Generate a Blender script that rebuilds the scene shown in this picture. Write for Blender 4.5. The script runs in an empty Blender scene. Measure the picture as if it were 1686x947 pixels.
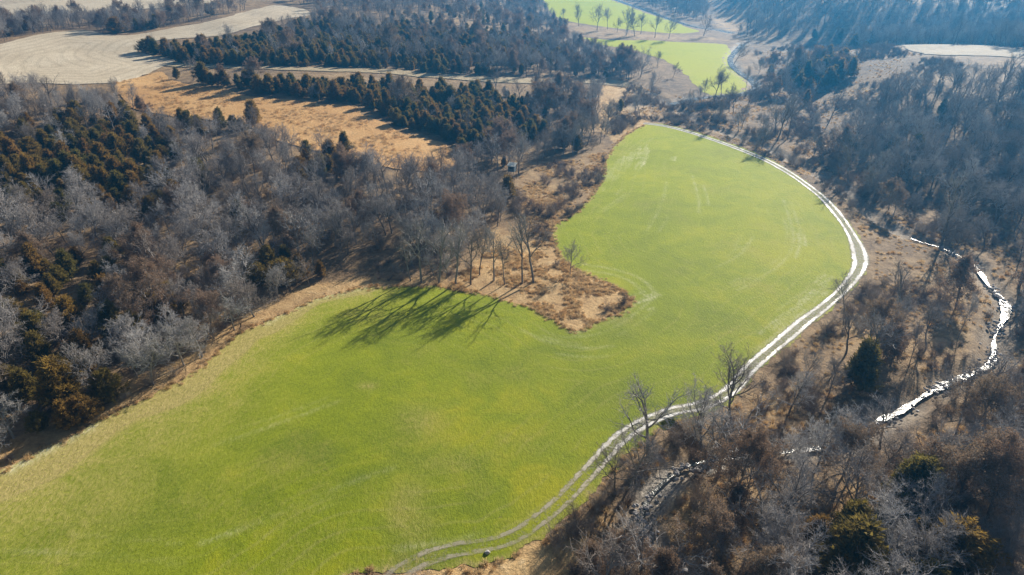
import bpy, math, random
import numpy as np
from mathutils import Vector, Matrix
from mathutils.geometry import delaunay_2d_cdt

rng = np.random.default_rng(11)
random.seed(11)
sc = bpy.context.scene
C = sc.collection
R = math.radians

# ------------------------------------------------------------------ camera
CAM_H, PITCH, FOC = 66.0, R(27.8), 1125.0        # metres, down-tilt, focal length in photo pixels
W0, H0 = 1686.0, 947.0
cam_d = bpy.data.cameras.new('camera')
cam_d.sensor_width = 36.0
cam_d.lens = FOC * 36.0 / W0
cam_d.clip_end = 6000
cam_d.clip_start = 0.5
cam = bpy.data.objects.new('camera', cam_d)
cam.location = (0, 0, CAM_H)
cam.rotation_euler = (math.pi / 2 - PITCH, 0, 0)
C.objects.link(cam)
sc.camera = cam

# ------------------------------------------------------------------ sky, sun, exposure
SUN_EL, SUN_AZ = R(26), R(35)
w = bpy.data.worlds.new('World')
sc.world = w
w.use_nodes = True
wn = w.node_tree
bg = wn.nodes['Background']
sky = wn.nodes.new('ShaderNodeTexSky')
sky.sky_type = 'NISHITA'
sky.sun_disc = False
sky.sun_elevation = SUN_EL
sky.sun_rotation = SUN_AZ
sky.altitude = 300
wn.links.new(sky.outputs[0], bg.inputs[0])
bg.inputs[1].default_value = 0.05
sun_d = bpy.data.lights.new('sun', 'SUN')
sun_d.energy = 5.0
sun_d.angle = R(0.55)
sun_d.color = (1.0, 0.91, 0.78)
sun = bpy.data.objects.new('sun', sun_d)
sv = Vector((math.sin(SUN_AZ) * math.cos(SUN_EL), math.cos(SUN_AZ) * math.cos(SUN_EL), math.sin(SUN_EL)))
sun.rotation_euler = sv.to_track_quat('Z', 'Y').to_euler()
sun.location = (60, 100, 120)
C.objects.link(sun)
sc.view_settings.view_transform = 'Standard'
sc.view_settings.look = 'None'
sc.view_settings.exposure = 0.8
sc.view_settings.gamma = 1
sc.view_settings.use_curve_mapping = False
sc.render.engine = 'CYCLES'
sc.cycles.max_bounces = 5
sc.cycles.diffuse_bounces = 2
sc.cycles.glossy_bounces = 2
sc.cycles.transmission_bounces = 2
sc.cycles.volume_bounces = 0
sc.cycles.transparent_max_bounces = 6
sc.cycles.use_denoising = True
sc.cycles.denoiser = 'OPENIMAGEDENOISE'
sc.cycles.denoising_prefilter = 'ACCURATE'
sc.cycles.sample_clamp_indirect = 4

HAZE_DENSITY = 0.00036
HAZE_COLOR = (0.06, 0.46, 1.0)

# ------------------------------------------------------------------ projection
SP, CP = math.sin(PITCH), math.cos(PITCH)
F2 = 843.0
V2 = 473.5

def rays(px):
    px = np.asarray(px, float).reshape(-1, 2)
    u = (px[:, 0] - F2) / FOC
    v = (V2 - px[:, 1]) / FOC
    d = np.stack([u, CP + v * SP, -SP + v * CP], 1)
    return d

def flat(px, z=0.0):
    d = rays(px)
    dz = np.minimum(d[:, 2], -0.03)
    t = (z - CAM_H) / dz
    return np.stack([d[:, 0] * t, d[:, 1] * t], 1)

def project(P):
    P = np.asarray(P, float).reshape(-1, 3)
    x, y, z = P[:, 0], P[:, 1], P[:, 2] - CAM_H
    fw = y * CP - z * SP
    up = y * SP + z * CP
    fw = np.where(fw < 1, 1, fw)
    return np.stack([F2 + FOC * x / fw, V2 - FOC * up / fw], 1), fw

# ------------------------------------------------------------------ 2D tools
def pip(P, poly):
    P = np.asarray(P, float); poly = np.asarray(poly, float)
    x, y = P[:, 0], P[:, 1]
    ins = np.zeros(len(P), bool)
    j = len(poly) - 1
    for i in range(len(poly)):
        xi, yi = poly[i]; xj, yj = poly[j]
        c = ((yi > y) != (yj > y)) & (x < (xj - xi) * (y - yi) / (yj - yi + 1e-12) + xi)
        ins ^= c
        j = i
    return ins

def dist_line(P, line, closed=False):
    P = np.asarray(P, float); line = np.asarray(line, float)
    best = np.full(len(P), 1e9)
    n = len(line)
    for i in range(n if closed else n - 1):
        a, b = line[i], line[(i + 1) % n]
        ab = b - a
        L2 = ab @ ab + 1e-12
        t = np.clip(((P - a) @ ab) / L2, 0, 1)
        q = P - a - t[:, None] * ab
        best = np.minimum(best, (q * q).sum(1))
    return np.sqrt(best)

def hash2(ix, iy, s):
    h = (ix.astype(np.int64) * 374761393 + iy.astype(np.int64) * 668265263 + s * 144665) & 0xffffffff
    h = ((h ^ (h >> 13)) * 1274126177) & 0xffffffff
    return ((h ^ (h >> 16)) & 0xffff) / 65535.0

def vnoise(P, scale, seed=0):
    q = np.asarray(P, float)[:, :2] / scale
    i = np.floor(q); f = q - i
    f = f * f * (3 - 2 * f)
    ix, iy = i[:, 0], i[:, 1]
    a = hash2(ix, iy, seed); b = hash2(ix + 1, iy, seed)
    c = hash2(ix, iy + 1, seed); d = hash2(ix + 1, iy + 1, seed)
    return (a * (1 - f[:, 0]) + b * f[:, 0]) * (1 - f[:, 1]) + (c * (1 - f[:, 0]) + d * f[:, 0]) * f[:, 1]

def resample(line, step, closed=False):
    L = np.asarray(line, float)
    if closed: L = np.vstack([L, L[:1]])
    d = np.r_[0, np.cumsum(np.linalg.norm(np.diff(L, axis=0), axis=1))]
    n = max(3, int(d[-1] / step))
    t = np.linspace(0, d[-1], n + 1)
    if closed: t = t[:-1]
    return np.stack([np.interp(t, d, L[:, k]) for k in range(L.shape[1])], 1)

def smooth_line(line, it=2, closed=False):
    L = np.asarray(line, float)
    for _ in range(it):                                   # Chaikin corner cutting
        if closed:
            N = np.roll(L, -1, 0)
            L = np.stack([.75 * L + .25 * N, .25 * L + .75 * N], 1).reshape(-1, L.shape[1])
        else:
            a, b = L[:-1], L[1:]
            M = np.stack([.75 * a + .25 * b, .25 * a + .75 * b], 1).reshape(-1, L.shape[1])
            L = np.vstack([L[:1], M, L[-1:]])
    return L

def sstep(a, b, x):
    t = np.clip((x - a) / (b - a), 0, 1)
    return t * t * (3 - 2 * t)

# ------------------------------------------------------------------ layout (photo pixels, unprojected to the ground)
VALLEY_PX = [(-300, 930), (-60, 802), (0, 770), (200, 668), (309, 618), (399, 536), (432, 522), (500, 480), (590, 462),
             (735, 458), (790, 420), (840, 370), (845, 320), (940, 262), (1005, 210), (1030, 150), (1010, 110), (960, 76),
             (905, 36), (880, 0), (870, -40), (1040, -40), (1150, 20), (1190, 36), (1235, 70), (1275, 130),
             (1370, 235), (1480, 300), (1690, 390), (2000, 480), (2600, 900), (2600, 1500), (-900, 1500)]
VALLEY = flat(VALLEY_PX)

CREEK_PX = [(1060, 150), (1100, 172), (1126, 187), (1150, 204), (1200, 221), (1260, 242), (1320, 274), (1370, 300), (1400, 318), (1420, 340),
            (1455, 370), (1497, 392), (1525, 401), (1545, 406), (1568, 415), (1592, 428), (1615, 448), (1625, 468),
            (1645, 485), (1659, 507), (1652, 528), (1636, 554), (1637, 578), (1634, 599), (1612, 611), (1585, 621),
            (1555, 633), (1525, 649), (1495, 669), (1475, 682), (1445, 692), (1425, 708), (1402, 725), (1372, 735),
            (1326, 740), (1276, 747), (1219, 753), (1169, 757), (1139, 765), (1112, 778), (1088, 797), (1065, 825),
            (1055, 850), (1053, 875), (1065, 895), (1085, 915), (1105, 935), (1125, 965), (1140, 1010)]
WATER_Z = -0.5
CREEK = smooth_line(flat(CREEK_PX, WATER_Z), 2)
BRANCH_PX = [(1223, 73), (1208, 88), (1201, 98), (1205, 108), (1213, 117), (1226, 125), (1240, 134), (1247, 143), (1240, 150),
             (1222, 155), (1200, 158), (1170, 160), (1140, 163), (1105, 172)]
BRANCH = smooth_line(flat(BRANCH_PX, WATER_Z), 2)
FAR_CREEK_PX = [(1000, -6), (1022, 3), (1060, 16), (1100, 31), (1145, 46), (1180, 49), (1205, 55)]
FAR_CREEK = smooth_line(flat(FAR_CREEK_PX, WATER_Z), 2)
GULLY = smooth_line(flat([(1098, 697), (1112, 712), (1130, 725), (1146, 742), (1150, 760)]), 1)

def height(P):
    P = np.asarray(P, float).reshape(-1, 2)
    ins = pip(P, VALLEY)
    d = dist_line(P, VALLEY, True)
    d = np.where(ins, 0, d)
    x, y = P[:, 0], P[:, 1]
    right = sstep(-0.10, 0.45, (x - 0.22 * y) / (20 + 0.25 * np.abs(y)))
    Hl = 13 + 5 * sstep(250, 600, y)
    Hr = 18 + 14 * sstep(330, 620, y)
    Hh = Hl * (1 - right) + Hr * right
    L = 75 * (1 - right) + 50 * right
    s = 1 - np.exp(-(d / L) ** 1.6)
    h = Hh * s
    h = h - right * 11 * np.exp(-((np.hypot(x, y) - 472) / 38) ** 2) * sstep(.34, .46, x / np.maximum(y, 1))
    roll = (np.sin(x * 0.045 + y * 0.02) + np.sin(y * 0.038 - x * 0.021 + 1.3) + (vnoise(P, 23, 5) - .5) * 1.5) * 0.8
    h = h + roll * np.clip(d / 60, 0, 1)
    for ln, wd, dep in ((CREEK, 2.5, .95), (BRANCH, 3.0, .85), (FAR_CREEK, 3.6, .85), (GULLY, 1.3, 1.0)):
        x0, y0 = ln.min(0) - 12; x1, y1 = ln.max(0) + 12
        m = (x > x0) & (x < x1) & (y > y0) & (y < y1)
        if m.any():
            dc = dist_line(P[m], ln)
            h[m] -= dep * np.exp(-(dc / wd) ** 4) + 0.12 * np.exp(-(dc / (wd * 2.2)) ** 2) * (vnoise(P[m], 2.5, 9) - .3)
    return h

def ground_at(px):
    """march the photo ray of each pixel down to the terrain"""
    d = rays(px)
    o = np.array([0, 0, CAM_H])
    t = np.full(len(d), 30.0)
    dz = np.minimum(d[:, 2], -0.02)
    hi = (0 - CAM_H - 1) / dz
    lo = (38 - CAM_H) / dz
    n = 90
    best = hi.copy(); done = np.zeros(len(d), bool)
    prev = lo.copy()
    for i in range(n + 1):
        tt = lo + (hi - lo) * i / n
        p = o + d * tt[:, None]
        below = p[:, 2] <= height(p[:, :2])
        new = below & ~done
        best = np.where(new, (tt + np.where(i > 0, prev, tt)) / 2, best)
        done |= below
        prev = tt
    p = o + d * best[:, None]
    return p[:, :2]

# ------------------------------------------------------------------ mesh tools
def np_mesh(name, verts, faces, mats=(), mat_idx=None, attrs=None, smooth=False):
    me = bpy.data.meshes.new(name)
    verts = np.asarray(verts, np.float32)
    if isinstance(faces, np.ndarray): faces = [faces]
    faces = [np.asarray(f, np.int32) for f in faces if len(f)]
    me.vertices.add(len(verts))
    me.vertices.foreach_set('co', verts.ravel())
    if faces:
        loops = np.concatenate([f.ravel() for f in faces])
        sizes = np.concatenate([np.full(len(f), f.shape[1], np.int32) for f in faces])
        me.loops.add(len(loops))
        me.loops.foreach_set('vertex_index', loops)
        me.polygons.add(len(sizes))
        me.polygons.foreach_set('loop_start', np.r_[0, np.cumsum(sizes)[:-1]].astype(np.int32))
        if mat_idx is not None:
            me.polygons.foreach_set('material_index', np.asarray(mat_idx, np.int32))
        me.polygons.foreach_set('use_smooth', np.full(len(sizes), smooth, bool))
    for m in mats: me.materials.append(m)
    me.update(calc_edges=True)
    for k, v in (attrs or {}).items():
        a = me.attributes.new(k, 'FLOAT', 'POINT')
        a.data.foreach_set('value', np.asarray(v, np.float32))
    return me

def link(name, me, parent=None, loc=None):
    o = bpy.data.objects.new(name, me)
    C.objects.link(o)
    if parent: o.parent = parent
    if loc is not None: o.location = loc
    return o

def struct(name, me):
    o = link(name, me); o['kind'] = 'structure'
    return o

def tag(o, label, cat, group=None, kind=None):
    o['label'] = label; o['category'] = cat
    if group: o['group'] = group
    if kind: o['kind'] = kind
    return o

# ------------------------------------------------------------------ materials
class MatB:
    def __init__(s, name):
        s.m = bpy.data.materials.new(name); s.m.use_nodes = True
        s.nt = s.m.node_tree; s.b = s.nt.nodes['Principled BSDF']; s.out = s.nt.nodes['Material Output']
        s.b.inputs['Specular IOR Level'].default_value = 0.25
        s.b.inputs['Roughness'].default_value = 0.85
    def n(s, t, **kw):
        nd = s.nt.nodes.new(t)
        for k, v in kw.items():
            if hasattr(nd, k): setattr(nd, k, v)
            else: nd.inputs[k].default_value = v
        return nd
    def l(s, a, b): s.nt.links.new(a, b)
    def coords(s):
        g = s.n('ShaderNodeNewGeometry'); return g.outputs['Position']
    def noise(s, vec, scale, detail=4, rough=.6, dist=0.0):
        t = s.n('ShaderNodeTexNoise'); s.l(vec, t.inputs['Vector'])
        t.inputs['Scale'].default_value = scale; t.inputs['Detail'].default_value = detail
        t.inputs['Roughness'].default_value = rough; t.inputs['Distortion'].default_value = dist
        return t.outputs['Fac']
    def attr(s, name):
        a = s.n('ShaderNodeAttribute'); a.attribute_name = name; return a.outputs['Fac']
    def ramp(s, fac, stops):
        r = s.n('ShaderNodeValToRGB'); s.l(fac, r.inputs[0])
        e = r.color_ramp.elements
        while len(e) < len(stops): e.new(.5)
        for el, (p, c) in zip(e, stops):
            el.position = p; el.color = (*c, 1) if len(c) == 3 else c
        return r.outputs[0]
    def vramp(s, fac, a, b, lo=0.0, hi=1.0):
        r = s.n('ShaderNodeMapRange'); s.l(fac, r.inputs[0])
        r.inputs[1].default_value = a; r.inputs[2].default_value = b
        r.inputs[3].default_value = lo; r.inputs[4].default_value = hi
        return r.outputs[0]
    def mix(s, fac, a, b, mode='MIX'):
        m = s.n('ShaderNodeMix', data_type='RGBA', blend_type=mode)
        for v, i in ((fac, 0), (a, 6), (b, 7)):
            if hasattr(v, 'node'): s.l(v, m.inputs[i])
            elif i == 0: m.inputs[0].default_value = v
            else: m.inputs[i].default_value = (*v, 1)
        return m.outputs[2]
    def math(s, op, a, b=None, clamp=False):
        m = s.n('ShaderNodeMath', operation=op); m.use_clamp = clamp
        for i, v in enumerate((a, b)):
            if v is None: continue
            if hasattr(v, 'node'): s.l(v, m.inputs[i])
            else: m.inputs[i].default_value = v
        return m.outputs[0]
    def color(s, c):
        if hasattr(c, 'node'): s.l(c, s.b.inputs['Base Color'])
        else: s.b.inputs['Base Color'].default_value = (*c, 1)
    def bump(s, h, strength, dist):
        b = s.n('ShaderNodeBump'); s.l(h, b.inputs['Height'])
        b.inputs['Strength'].default_value = strength; b.inputs['Distance'].default_value = dist
        s.l(b.outputs[0], s.b.inputs['Normal'])

def ground_material():
    B = MatB('forest_floor'); p = B.coords()
    big = B.noise(p, .045, 4, .6); mid = B.noise(p, .28, 6, .68, .6); fine = B.noise(p, 2.2, 5, .75)
    litter = B.ramp(mid, [(.28, (.04, .03, .022)), (.45, (.09, .063, .043)), (.58, (.155, .108, .07)), (.75, (.25, .17, .10))])
    grass = B.ramp(mid, [(.25, (.20, .125, .065)), (.42, (.47, .295, .125)), (.6, (.61, .415, .19)), (.78, (.66, .52, .32))])
    f = B.math('ADD', B.attr('dry'), B.math('MULTIPLY', B.math('SUBTRACT', big, .5), 1.1), True)
    col = B.mix(f, litter, grass)
    col = B.mix(B.attr('gravel'), col, B.ramp(fine, [(.3, (.20, .18, .15)), (.6, (.48, .44, .38)), (.8, (.62, .58, .52))]))
    col = B.mix(1.0, col, B.ramp(fine, [(.25, (.55, .55, .55)), (.5, (1, 1, 1)), (.78, (1.35, 1.33, 1.3))]), 'MULTIPLY')
    B.color(col)
    hh = B.math('ADD', B.math('MULTIPLY', mid, .8), B.math('MULTIPLY', fine, .35))
    B.bump(hh, .9, .7)
    return B.m

GREEN_A, GREEN_B, GREEN_C = (.088, .13, .006), (.155, .195, .005), (.25, .25, .006)
def field_material(name, warm=0.0):
    B = MatB(name); p = B.coords()
    st = B.n('ShaderNodeMapping'); B.l(p, st.inputs[0])
    st.inputs['Rotation'].default_value = (0, 0, R(24)); st.inputs['Scale'].default_value = (1.0, .42, 1)
    q = st.outputs[0]
    big = B.noise(p, .022, 4, .6); mid = B.noise(p, .12, 5, .62, .8); fine = B.noise(q, 2.3, 4, .8); grain = B.noise(q, 6.5, 3, .8)
    g = B.math('ADD', B.math('MULTIPLY', big, .62), B.math('MULTIPLY', mid, .38))
    g = B.math('ADD', g, warm)
    col = B.ramp(g, [(.38, GREEN_A), (.5, GREEN_B), (.61, GREEN_C)])
    # drill rows and wheelings that follow the headland
    rows = B.math('SINE', B.math('MULTIPLY', B.math('ADD', B.attr('edge'), B.math('MULTIPLY', mid, .5)), 2.1))
    rowm = B.math('MULTIPLY', B.vramp(rows, .75, 1.0), B.vramp(B.noise(p, .06, 3), .40, .58))
    col = B.mix(B.math('MULTIPLY', rowm, B.vramp(B.attr('edge'), 6, 26, .27, .08)), col, (.30, .27, .10))
    thin = B.math('MULTIPLY', B.vramp(B.math('ADD', B.math('MULTIPLY', B.noise(p, .05, 5, .7), .7), B.math('MULTIPLY', fine, .35)), .54, .72), .45)
    col = B.mix(thin, col, (.26, .20, .085))
    tan = B.ramp(fine, [(.3, (.20, .145, .07)), (.6, (.33, .25, .125))])
    tf = B.math('MULTIPLY', B.attr('tan'), B.vramp(B.math('ADD', B.math('MULTIPLY', mid, .6), B.math('MULTIPLY', fine, .5)), .38, .66), True)
    tf = B.math('MAXIMUM', tf, B.vramp(B.attr('tan'), .82, 1.0))
    col = B.mix(tf, col, tan)
    pf = B.math('MULTIPLY', B.attr('pale'), B.vramp(fine, .35, .62), True)
    col = B.mix(pf, col, (.50, .47, .36))
    soil = B.math('MULTIPLY', B.vramp(B.noise(p, .5, 4, .7), .66, .76), .5)
    col = B.mix(soil, col, (.16, .125, .07))
    col = B.mix(1.0, col, B.ramp(B.math('ADD', B.math('MULTIPLY', fine, .5), B.math('MULTIPLY', grain, .5)), [(.3, (.56, .6, .54)), (.5, (1, 1, 1)), (.7, (1.38, 1.35, 1.28))]), 'MULTIPLY')
    B.color(col)
    B.bump(B.math('ADD', fine, B.math('MULTIPLY', grain, .5)), 1.0, .16)
    B.b.inputs['Roughness'].default_value = .7
    B.b.inputs['Specular IOR Level'].default_value = .08
    B.b.inputs['Sheen Weight'].default_value = .58
    B.b.inputs['Sheen Roughness'].default_value = .45
    B.b.inputs['Sheen Tint'].default_value = (.85, .95, .06, 1)
    return B.m

def stubble_material(name, a, b, c, rows=True):
    B = MatB(name); p = B.coords()
    big = B.noise(p, .03, 4, .6); mid = B.noise(p, .25, 5, .7, .5); fine = B.noise(p, 1.6, 4, .75)
    g = B.math('ADD', B.math('MULTIPLY', big, .55), B.math('MULTIPLY', mid, .45))
    col = B.ramp(g, [(.35, a), (.5, b), (.65, c)])
    if rows:
        r = B.math('SINE', B.math('MULTIPLY', B.math('ADD', B.attr('edge'), B.math('MULTIPLY', big, 6)), 1.1))
        col = B.mix(B.math('MULTIPLY', B.vramp(r, .2, 1), .22), col, (.22, .17, .10))
    col = B.mix(1.0, col, B.ramp(fine, [(.28, (.62, .6, .56)), (.5, (1, 1, 1)), (.75, (1.3, 1.3, 1.3))]), 'MULTIPLY')
    B.color(col); B.bump(B.math('ADD', mid, fine), .8, .35)
    return B.m

def track_material():
    B = MatB('track_dirt'); p = B.coords()
    u = B.attr('across'); wet = B.attr('wet'); soft = B.attr('soft')
    fine = B.noise(p, 3.0, 5, .75); mid = B.noise(p, .7, 4, .65); big = B.noise(p, .16, 3, .6)
    au = B.math('ABSOLUTE', B.math('ADD', u, B.math('ADD', B.math('MULTIPLY', B.math('SUBTRACT', mid, .5), .45), B.math('MULTIPLY', B.math('SUBTRACT', fine, .5), .25))))
    rut = B.math('SUBTRACT', 1.0, B.math('ABSOLUTE', B.math('DIVIDE', B.math('SUBTRACT', au, .5), .27)), True)
    rut = B.vramp(rut, .05, .5)
    dirt = B.ramp(fine, [(.3, (.28, .24, .17)), (.5, (.40, .355, .26)), (.72, (.52, .47, .37))])
    silt_glare = B.ramp(fine, [(.28, (.42, .41, .38)), (.5, (.66, .65, .62)), (.7, (.80, .79, .77))])  # pale silt, with the white glare of wet ruts put into its colour
    pale = B.mix(B.math('MULTIPLY', wet, B.vramp(mid, .30, .50), True), dirt, silt_glare)
    green = B.ramp(mid, [(.35, (.13, .185, .03)), (.65, (.24, .25, .06))])
    mid_strip = B.mix(B.vramp(B.math('ADD', B.math('MULTIPLY', wet, .3), fine), .45, .8), green, (.33, .31, .22))
    col = B.mix(rut, (.30, .285, .20), pale)
    strip = B.vramp(B.math('ADD', B.math('MULTIPLY', wet, .15), fine), .52, .70)
    bare = B.math('MAXIMUM', B.math('MULTIPLY', rut, B.vramp(B.math('ADD', mid, B.math('MULTIPLY', wet, .35)), .34, .55)), B.math('MULTIPLY', strip, B.vramp(au, .95, .7)))
    edge = B.vramp(B.math('ADD', au, B.math('MULTIPLY', B.math('SUBTRACT', fine, .5), .6)), .98, .74)
    fade = B.math('MULTIPLY', soft, B.vramp(B.math('ADD', big, B.math('MULTIPLY', fine, .6)), .5, .95), True)
    bare = B.math('MULTIPLY', B.math('MULTIPLY', bare, edge), B.math('SUBTRACT', 1.0, fade))
    B.l(bare, B.b.inputs['Alpha'])
    B.color(col)
    rr = B.math('MULTIPLY', B.math('MULTIPLY', rut, wet), B.vramp(big, .4, .6))
    B.l(B.vramp(rr, 0, 1, .8, .38), B.b.inputs['Roughness'])
    B.b.inputs['Specular IOR Level'].default_value = .4
    B.bump(B.math('SUBTRACT', B.math('MULTIPLY', fine, .5), B.math('MULTIPLY', rut, .7)), .7, .12)
    return B.m

def water_material():
    B = MatB('creek_water'); p = B.coords()
    B.color((.035, .04, .035))
    B.l(B.vramp(B.noise(p, .55, 4, .7), .38, .62, .10, .42), B.b.inputs['Roughness'])
    B.b.inputs['IOR'].default_value = 1.33
    B.b.inputs['Specular IOR Level'].default_value = .6
    B.bump(B.math('ADD', B.noise(p, 2.2, 3, .65, 1.0), B.math('MULTIPLY', B.noise(p, .7, 2), 1.0)), .55, .17)
    return B.m

def wood_material(name, cols, spread=.5):
    """bark or twigs: a tone for each tree, a little streaking"""
    B = MatB(name)
    oi = B.n('ShaderNodeObjectInfo')
    col = B.ramp(oi.outputs['Random'], cols)
    tc = B.n('ShaderNodeTexCoord')
    nz = B.noise(tc.outputs['Object'], .8, 4, .7)
    col = B.mix(1.0, col, B.ramp(nz, [(.3, (1 - spread,) * 3), (.5, (1, 1, 1)), (.7, (1 + spread,) * 3)]), 'MULTIPLY')
    B.color(col); B.b.inputs['Roughness'].default_value = .75
    return B.m

def leaf_material(name, cols, trans=.25):
    B = MatB(name)
    oi = B.n('ShaderNodeObjectInfo')
    col = B.ramp(oi.outputs['Random'], cols)
    tc = B.n('ShaderNodeTexCoord')
    nz = B.noise(tc.outputs['Object'], 1.1, 4, .7)
    col = B.mix(1.0, col, B.ramp(nz, [(.3, (.55, .6, .6)), (.5, (1, 1, 1)), (.7, (1.5, 1.4, 1.2))]), 'MULTIPLY')
    B.color(col)
    tr = B.n('ShaderNodeBsdfTranslucent'); B.l(col, tr.inputs[0])
    ms = B.n('ShaderNodeMixShader'); ms.inputs[0].default_value = trans
    B.l(B.b.outputs[0], ms.inputs[1]); B.l(tr.outputs[0], ms.inputs[2]); B.l(ms.outputs[0], B.out.inputs[0])
    return B.m

M_BARK = wood_material('grey_bark', [(0, (.13, .11, .09)), (.5, (.22, .195, .175)), (1, (.31, .28, .25))], .35)
M_TWIG = wood_material('grey_twigs', [(0, (.24, .195, .16)), (.3, (.31, .28, .255)), (.6, (.37, .345, .325)), (.85, (.47, .45, .43)), (1, (.30, .25, .21))], .25)
M_BRUSH = wood_material('brush_twigs', [(0, (.20, .145, .11)), (.5, (.31, .24, .185)), (1, (.42, .35, .28))], .3)
M_CEDAR = leaf_material('cedar_foliage', [(0, (.19, .15, .035)), (.3, (.27, .175, .04)), (.5, (.25, .15, .045)), (.7, (.15, .135, .035)), (1, (.22, .16, .04))], .5)
M_OAK = leaf_material('dead_oak_leaves', [(0, (.22, .15, .10)), (.5, (.30, .21, .15)), (1, (.25, .185, .12))], .35)
M_GRASS = leaf_material('dry_grass', [(0, (.48, .30, .14)), (.4, (.60, .42, .21)), (.7, (.66, .50, .29)), (1, (.46, .33, .19))], .5)
M_GROUND = ground_material()
M_FIELD = field_material('winter_wheat')
M_FIELD2 = field_material('far_winter_wheat', .12)
M_STUB = stubble_material('stubble', (.44, .355, .24), (.54, .455, .32), (.62, .54, .40))
M_RIDGE = stubble_material('ridge_stubble', (.27, .21, .13), (.34, .275, .18), (.40, .33, .22))
M_ORANGE = stubble_material('tall_dry_grass', (.40, .215, .075), (.52, .30, .11), (.59, .375, .16), False)
M_LANE = stubble_material('lane_grass', (.30, .23, .13), (.40, .32, .19), (.47, .39, .25), False)
M_TRACK = track_material()
M_WATER = water_material()

# ------------------------------------------------------------------ ground sheet
GRAVEL = flat([(1178, 757), (1160, 759), (1135, 767), (1112, 779), (1085, 802), (1066, 826)])
BRUSH_STRIP_PX = [(842, 300), (905, 268), (1000, 250), (992, 300), (975, 325), (942, 357), (912, 372), (905, 400), (870, 380), (845, 345)]
PATCH_PX = [(735, 473), (760, 481), (811, 487), (849, 502), (873, 508), (905, 526), (938, 545), (954, 546), (982, 532), (1042, 501),
            (1041, 492), (1020, 475), (988, 461), (952, 446), (922, 424), (912, 402), (880, 395), (830, 400), (780, 430)]
def build_ground():
    nt, nr = 860, 760
    th = np.linspace(-R(76), R(76), nt)
    r = np.exp(np.linspace(math.log(22), math.log(1900), nr))
    # denser where the picture is
    P = np.stack([np.outer(r, np.sin(th)).ravel(), np.outer(r, np.cos(th)).ravel()], 1)
    h = height(P)
    V = np.column_stack([P, h])
    i = np.arange(nr - 1)[:, None] * nt + np.arange(nt - 1)[None]
    F = np.stack([i, i + 1, i + nt + 1, i + nt], -1).reshape(-1, 4)[:, ::-1]
    px, _ = project(V)
    n1, n2 = vnoise(P, 14, 3), vnoise(P, 5, 4)
    dry = np.full(len(P), .30)
    def region(poly, val, soft=6):
        nonlocal dry
        ins = pip(px + (np.stack([n1, n2], 1) - .5) * soft * 3, poly)
        dry = np.where(ins, val, dry)
    region([(1050, 130), (1260, 150), (1330, 170), (1390, 250), (1440, 330), (1560, 410), (1690, 560), (1690, 960), (640, 960), (900, 880), (1080, 720), (1330, 560), (1420, 430), (1330, 300), (1060, 200)], .27)
    region([(1410, 335), (1520, 400), (1600, 440), (1640, 540), (1600, 600), (1480, 670), (1390, 640), (1380, 520)], .34)
    region([(-60, 760), (0, 735), (200, 630), (309, 590), (400, 520), (500, 470), (600, 455), (740, 455), (740, 500), (500, 520), (400, 580), (200, 710), (0, 800), (-60, 820)], .75, 2); region(BRUSH_STRIP_PX, .5); region(PATCH_PX, .85, 1)
    region([(1380, 60), (1690, 70), (1690, 95), (1530, 92), (1460, 125), (1370, 125)], .26, 3)
    region([(1230, 75), (1300, 70), (1410, 75), (1380, 130), (1420, 180), (1370, 235), (1290, 150)], .22, 4)
    region([(1180, 20), (1290, 5), (1270, 30), (1210, 52), (1180, 40)], .75, 3)
    region([(920, 35), (1060, 56), (1150, 58), (1200, 66), (1060, 66), (960, 58)], .55, 2)
    region([(990, 140), (1060, 140), (1075, 200), (1010, 235), (985, 210)], .85, 3)
    region([(700, 920), (860, 900), (980, 860), (940, 960), (640, 960)], .85, 3)
    for cx, cy, rx, ry in ((1400, 850, 40, 60), (1140, 850, 70, 60), (1265, 660, 40, 30), (1410, 540, 40, 30), (300, 440, 60, 15), (840, 410, 60, 50)):
        d2 = ((px[:, 0] - cx) / rx) ** 2 + ((px[:, 1] - cy) / ry) ** 2
        dry = np.maximum(dry, .8 * np.exp(-d2) * (0.5 + n2))
    gravel = np.zeros(len(P))
    for ln, wd, amp in ((GRAVEL, 2.6, 1.0), (CREEK, 3.2, .45), (BRANCH, 4.0, 1.0), (FAR_CREEK, 4.5, .9)):
        x0, y0 = ln.min(0) - 15; x1, y1 = ln.max(0) + 15
        m = (P[:, 0] > x0) & (P[:, 0] < x1) & (P[:, 1] > y0) & (P[:, 1] < y1)
        d = dist_line(P[m], ln)
        gravel[m] = np.maximum(gravel[m], amp * np.exp(-(d / wd) ** 4) * np.clip(vnoise(P[m], 6, 8) * 2.0, 0, 1))
    # pale washed ground beside the head of the big field
    d2 = ((px[:, 0] - 1045) / 24) ** 2 + ((px[:, 1] - 165) / 18) ** 2
    gravel = np.maximum(gravel, .6 * np.exp(-d2))
    struct('ground', np_mesh('ground', V, F, [M_GROUND], attrs={'dry': dry, 'gravel': gravel}, smooth=True))
build_ground()

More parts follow.
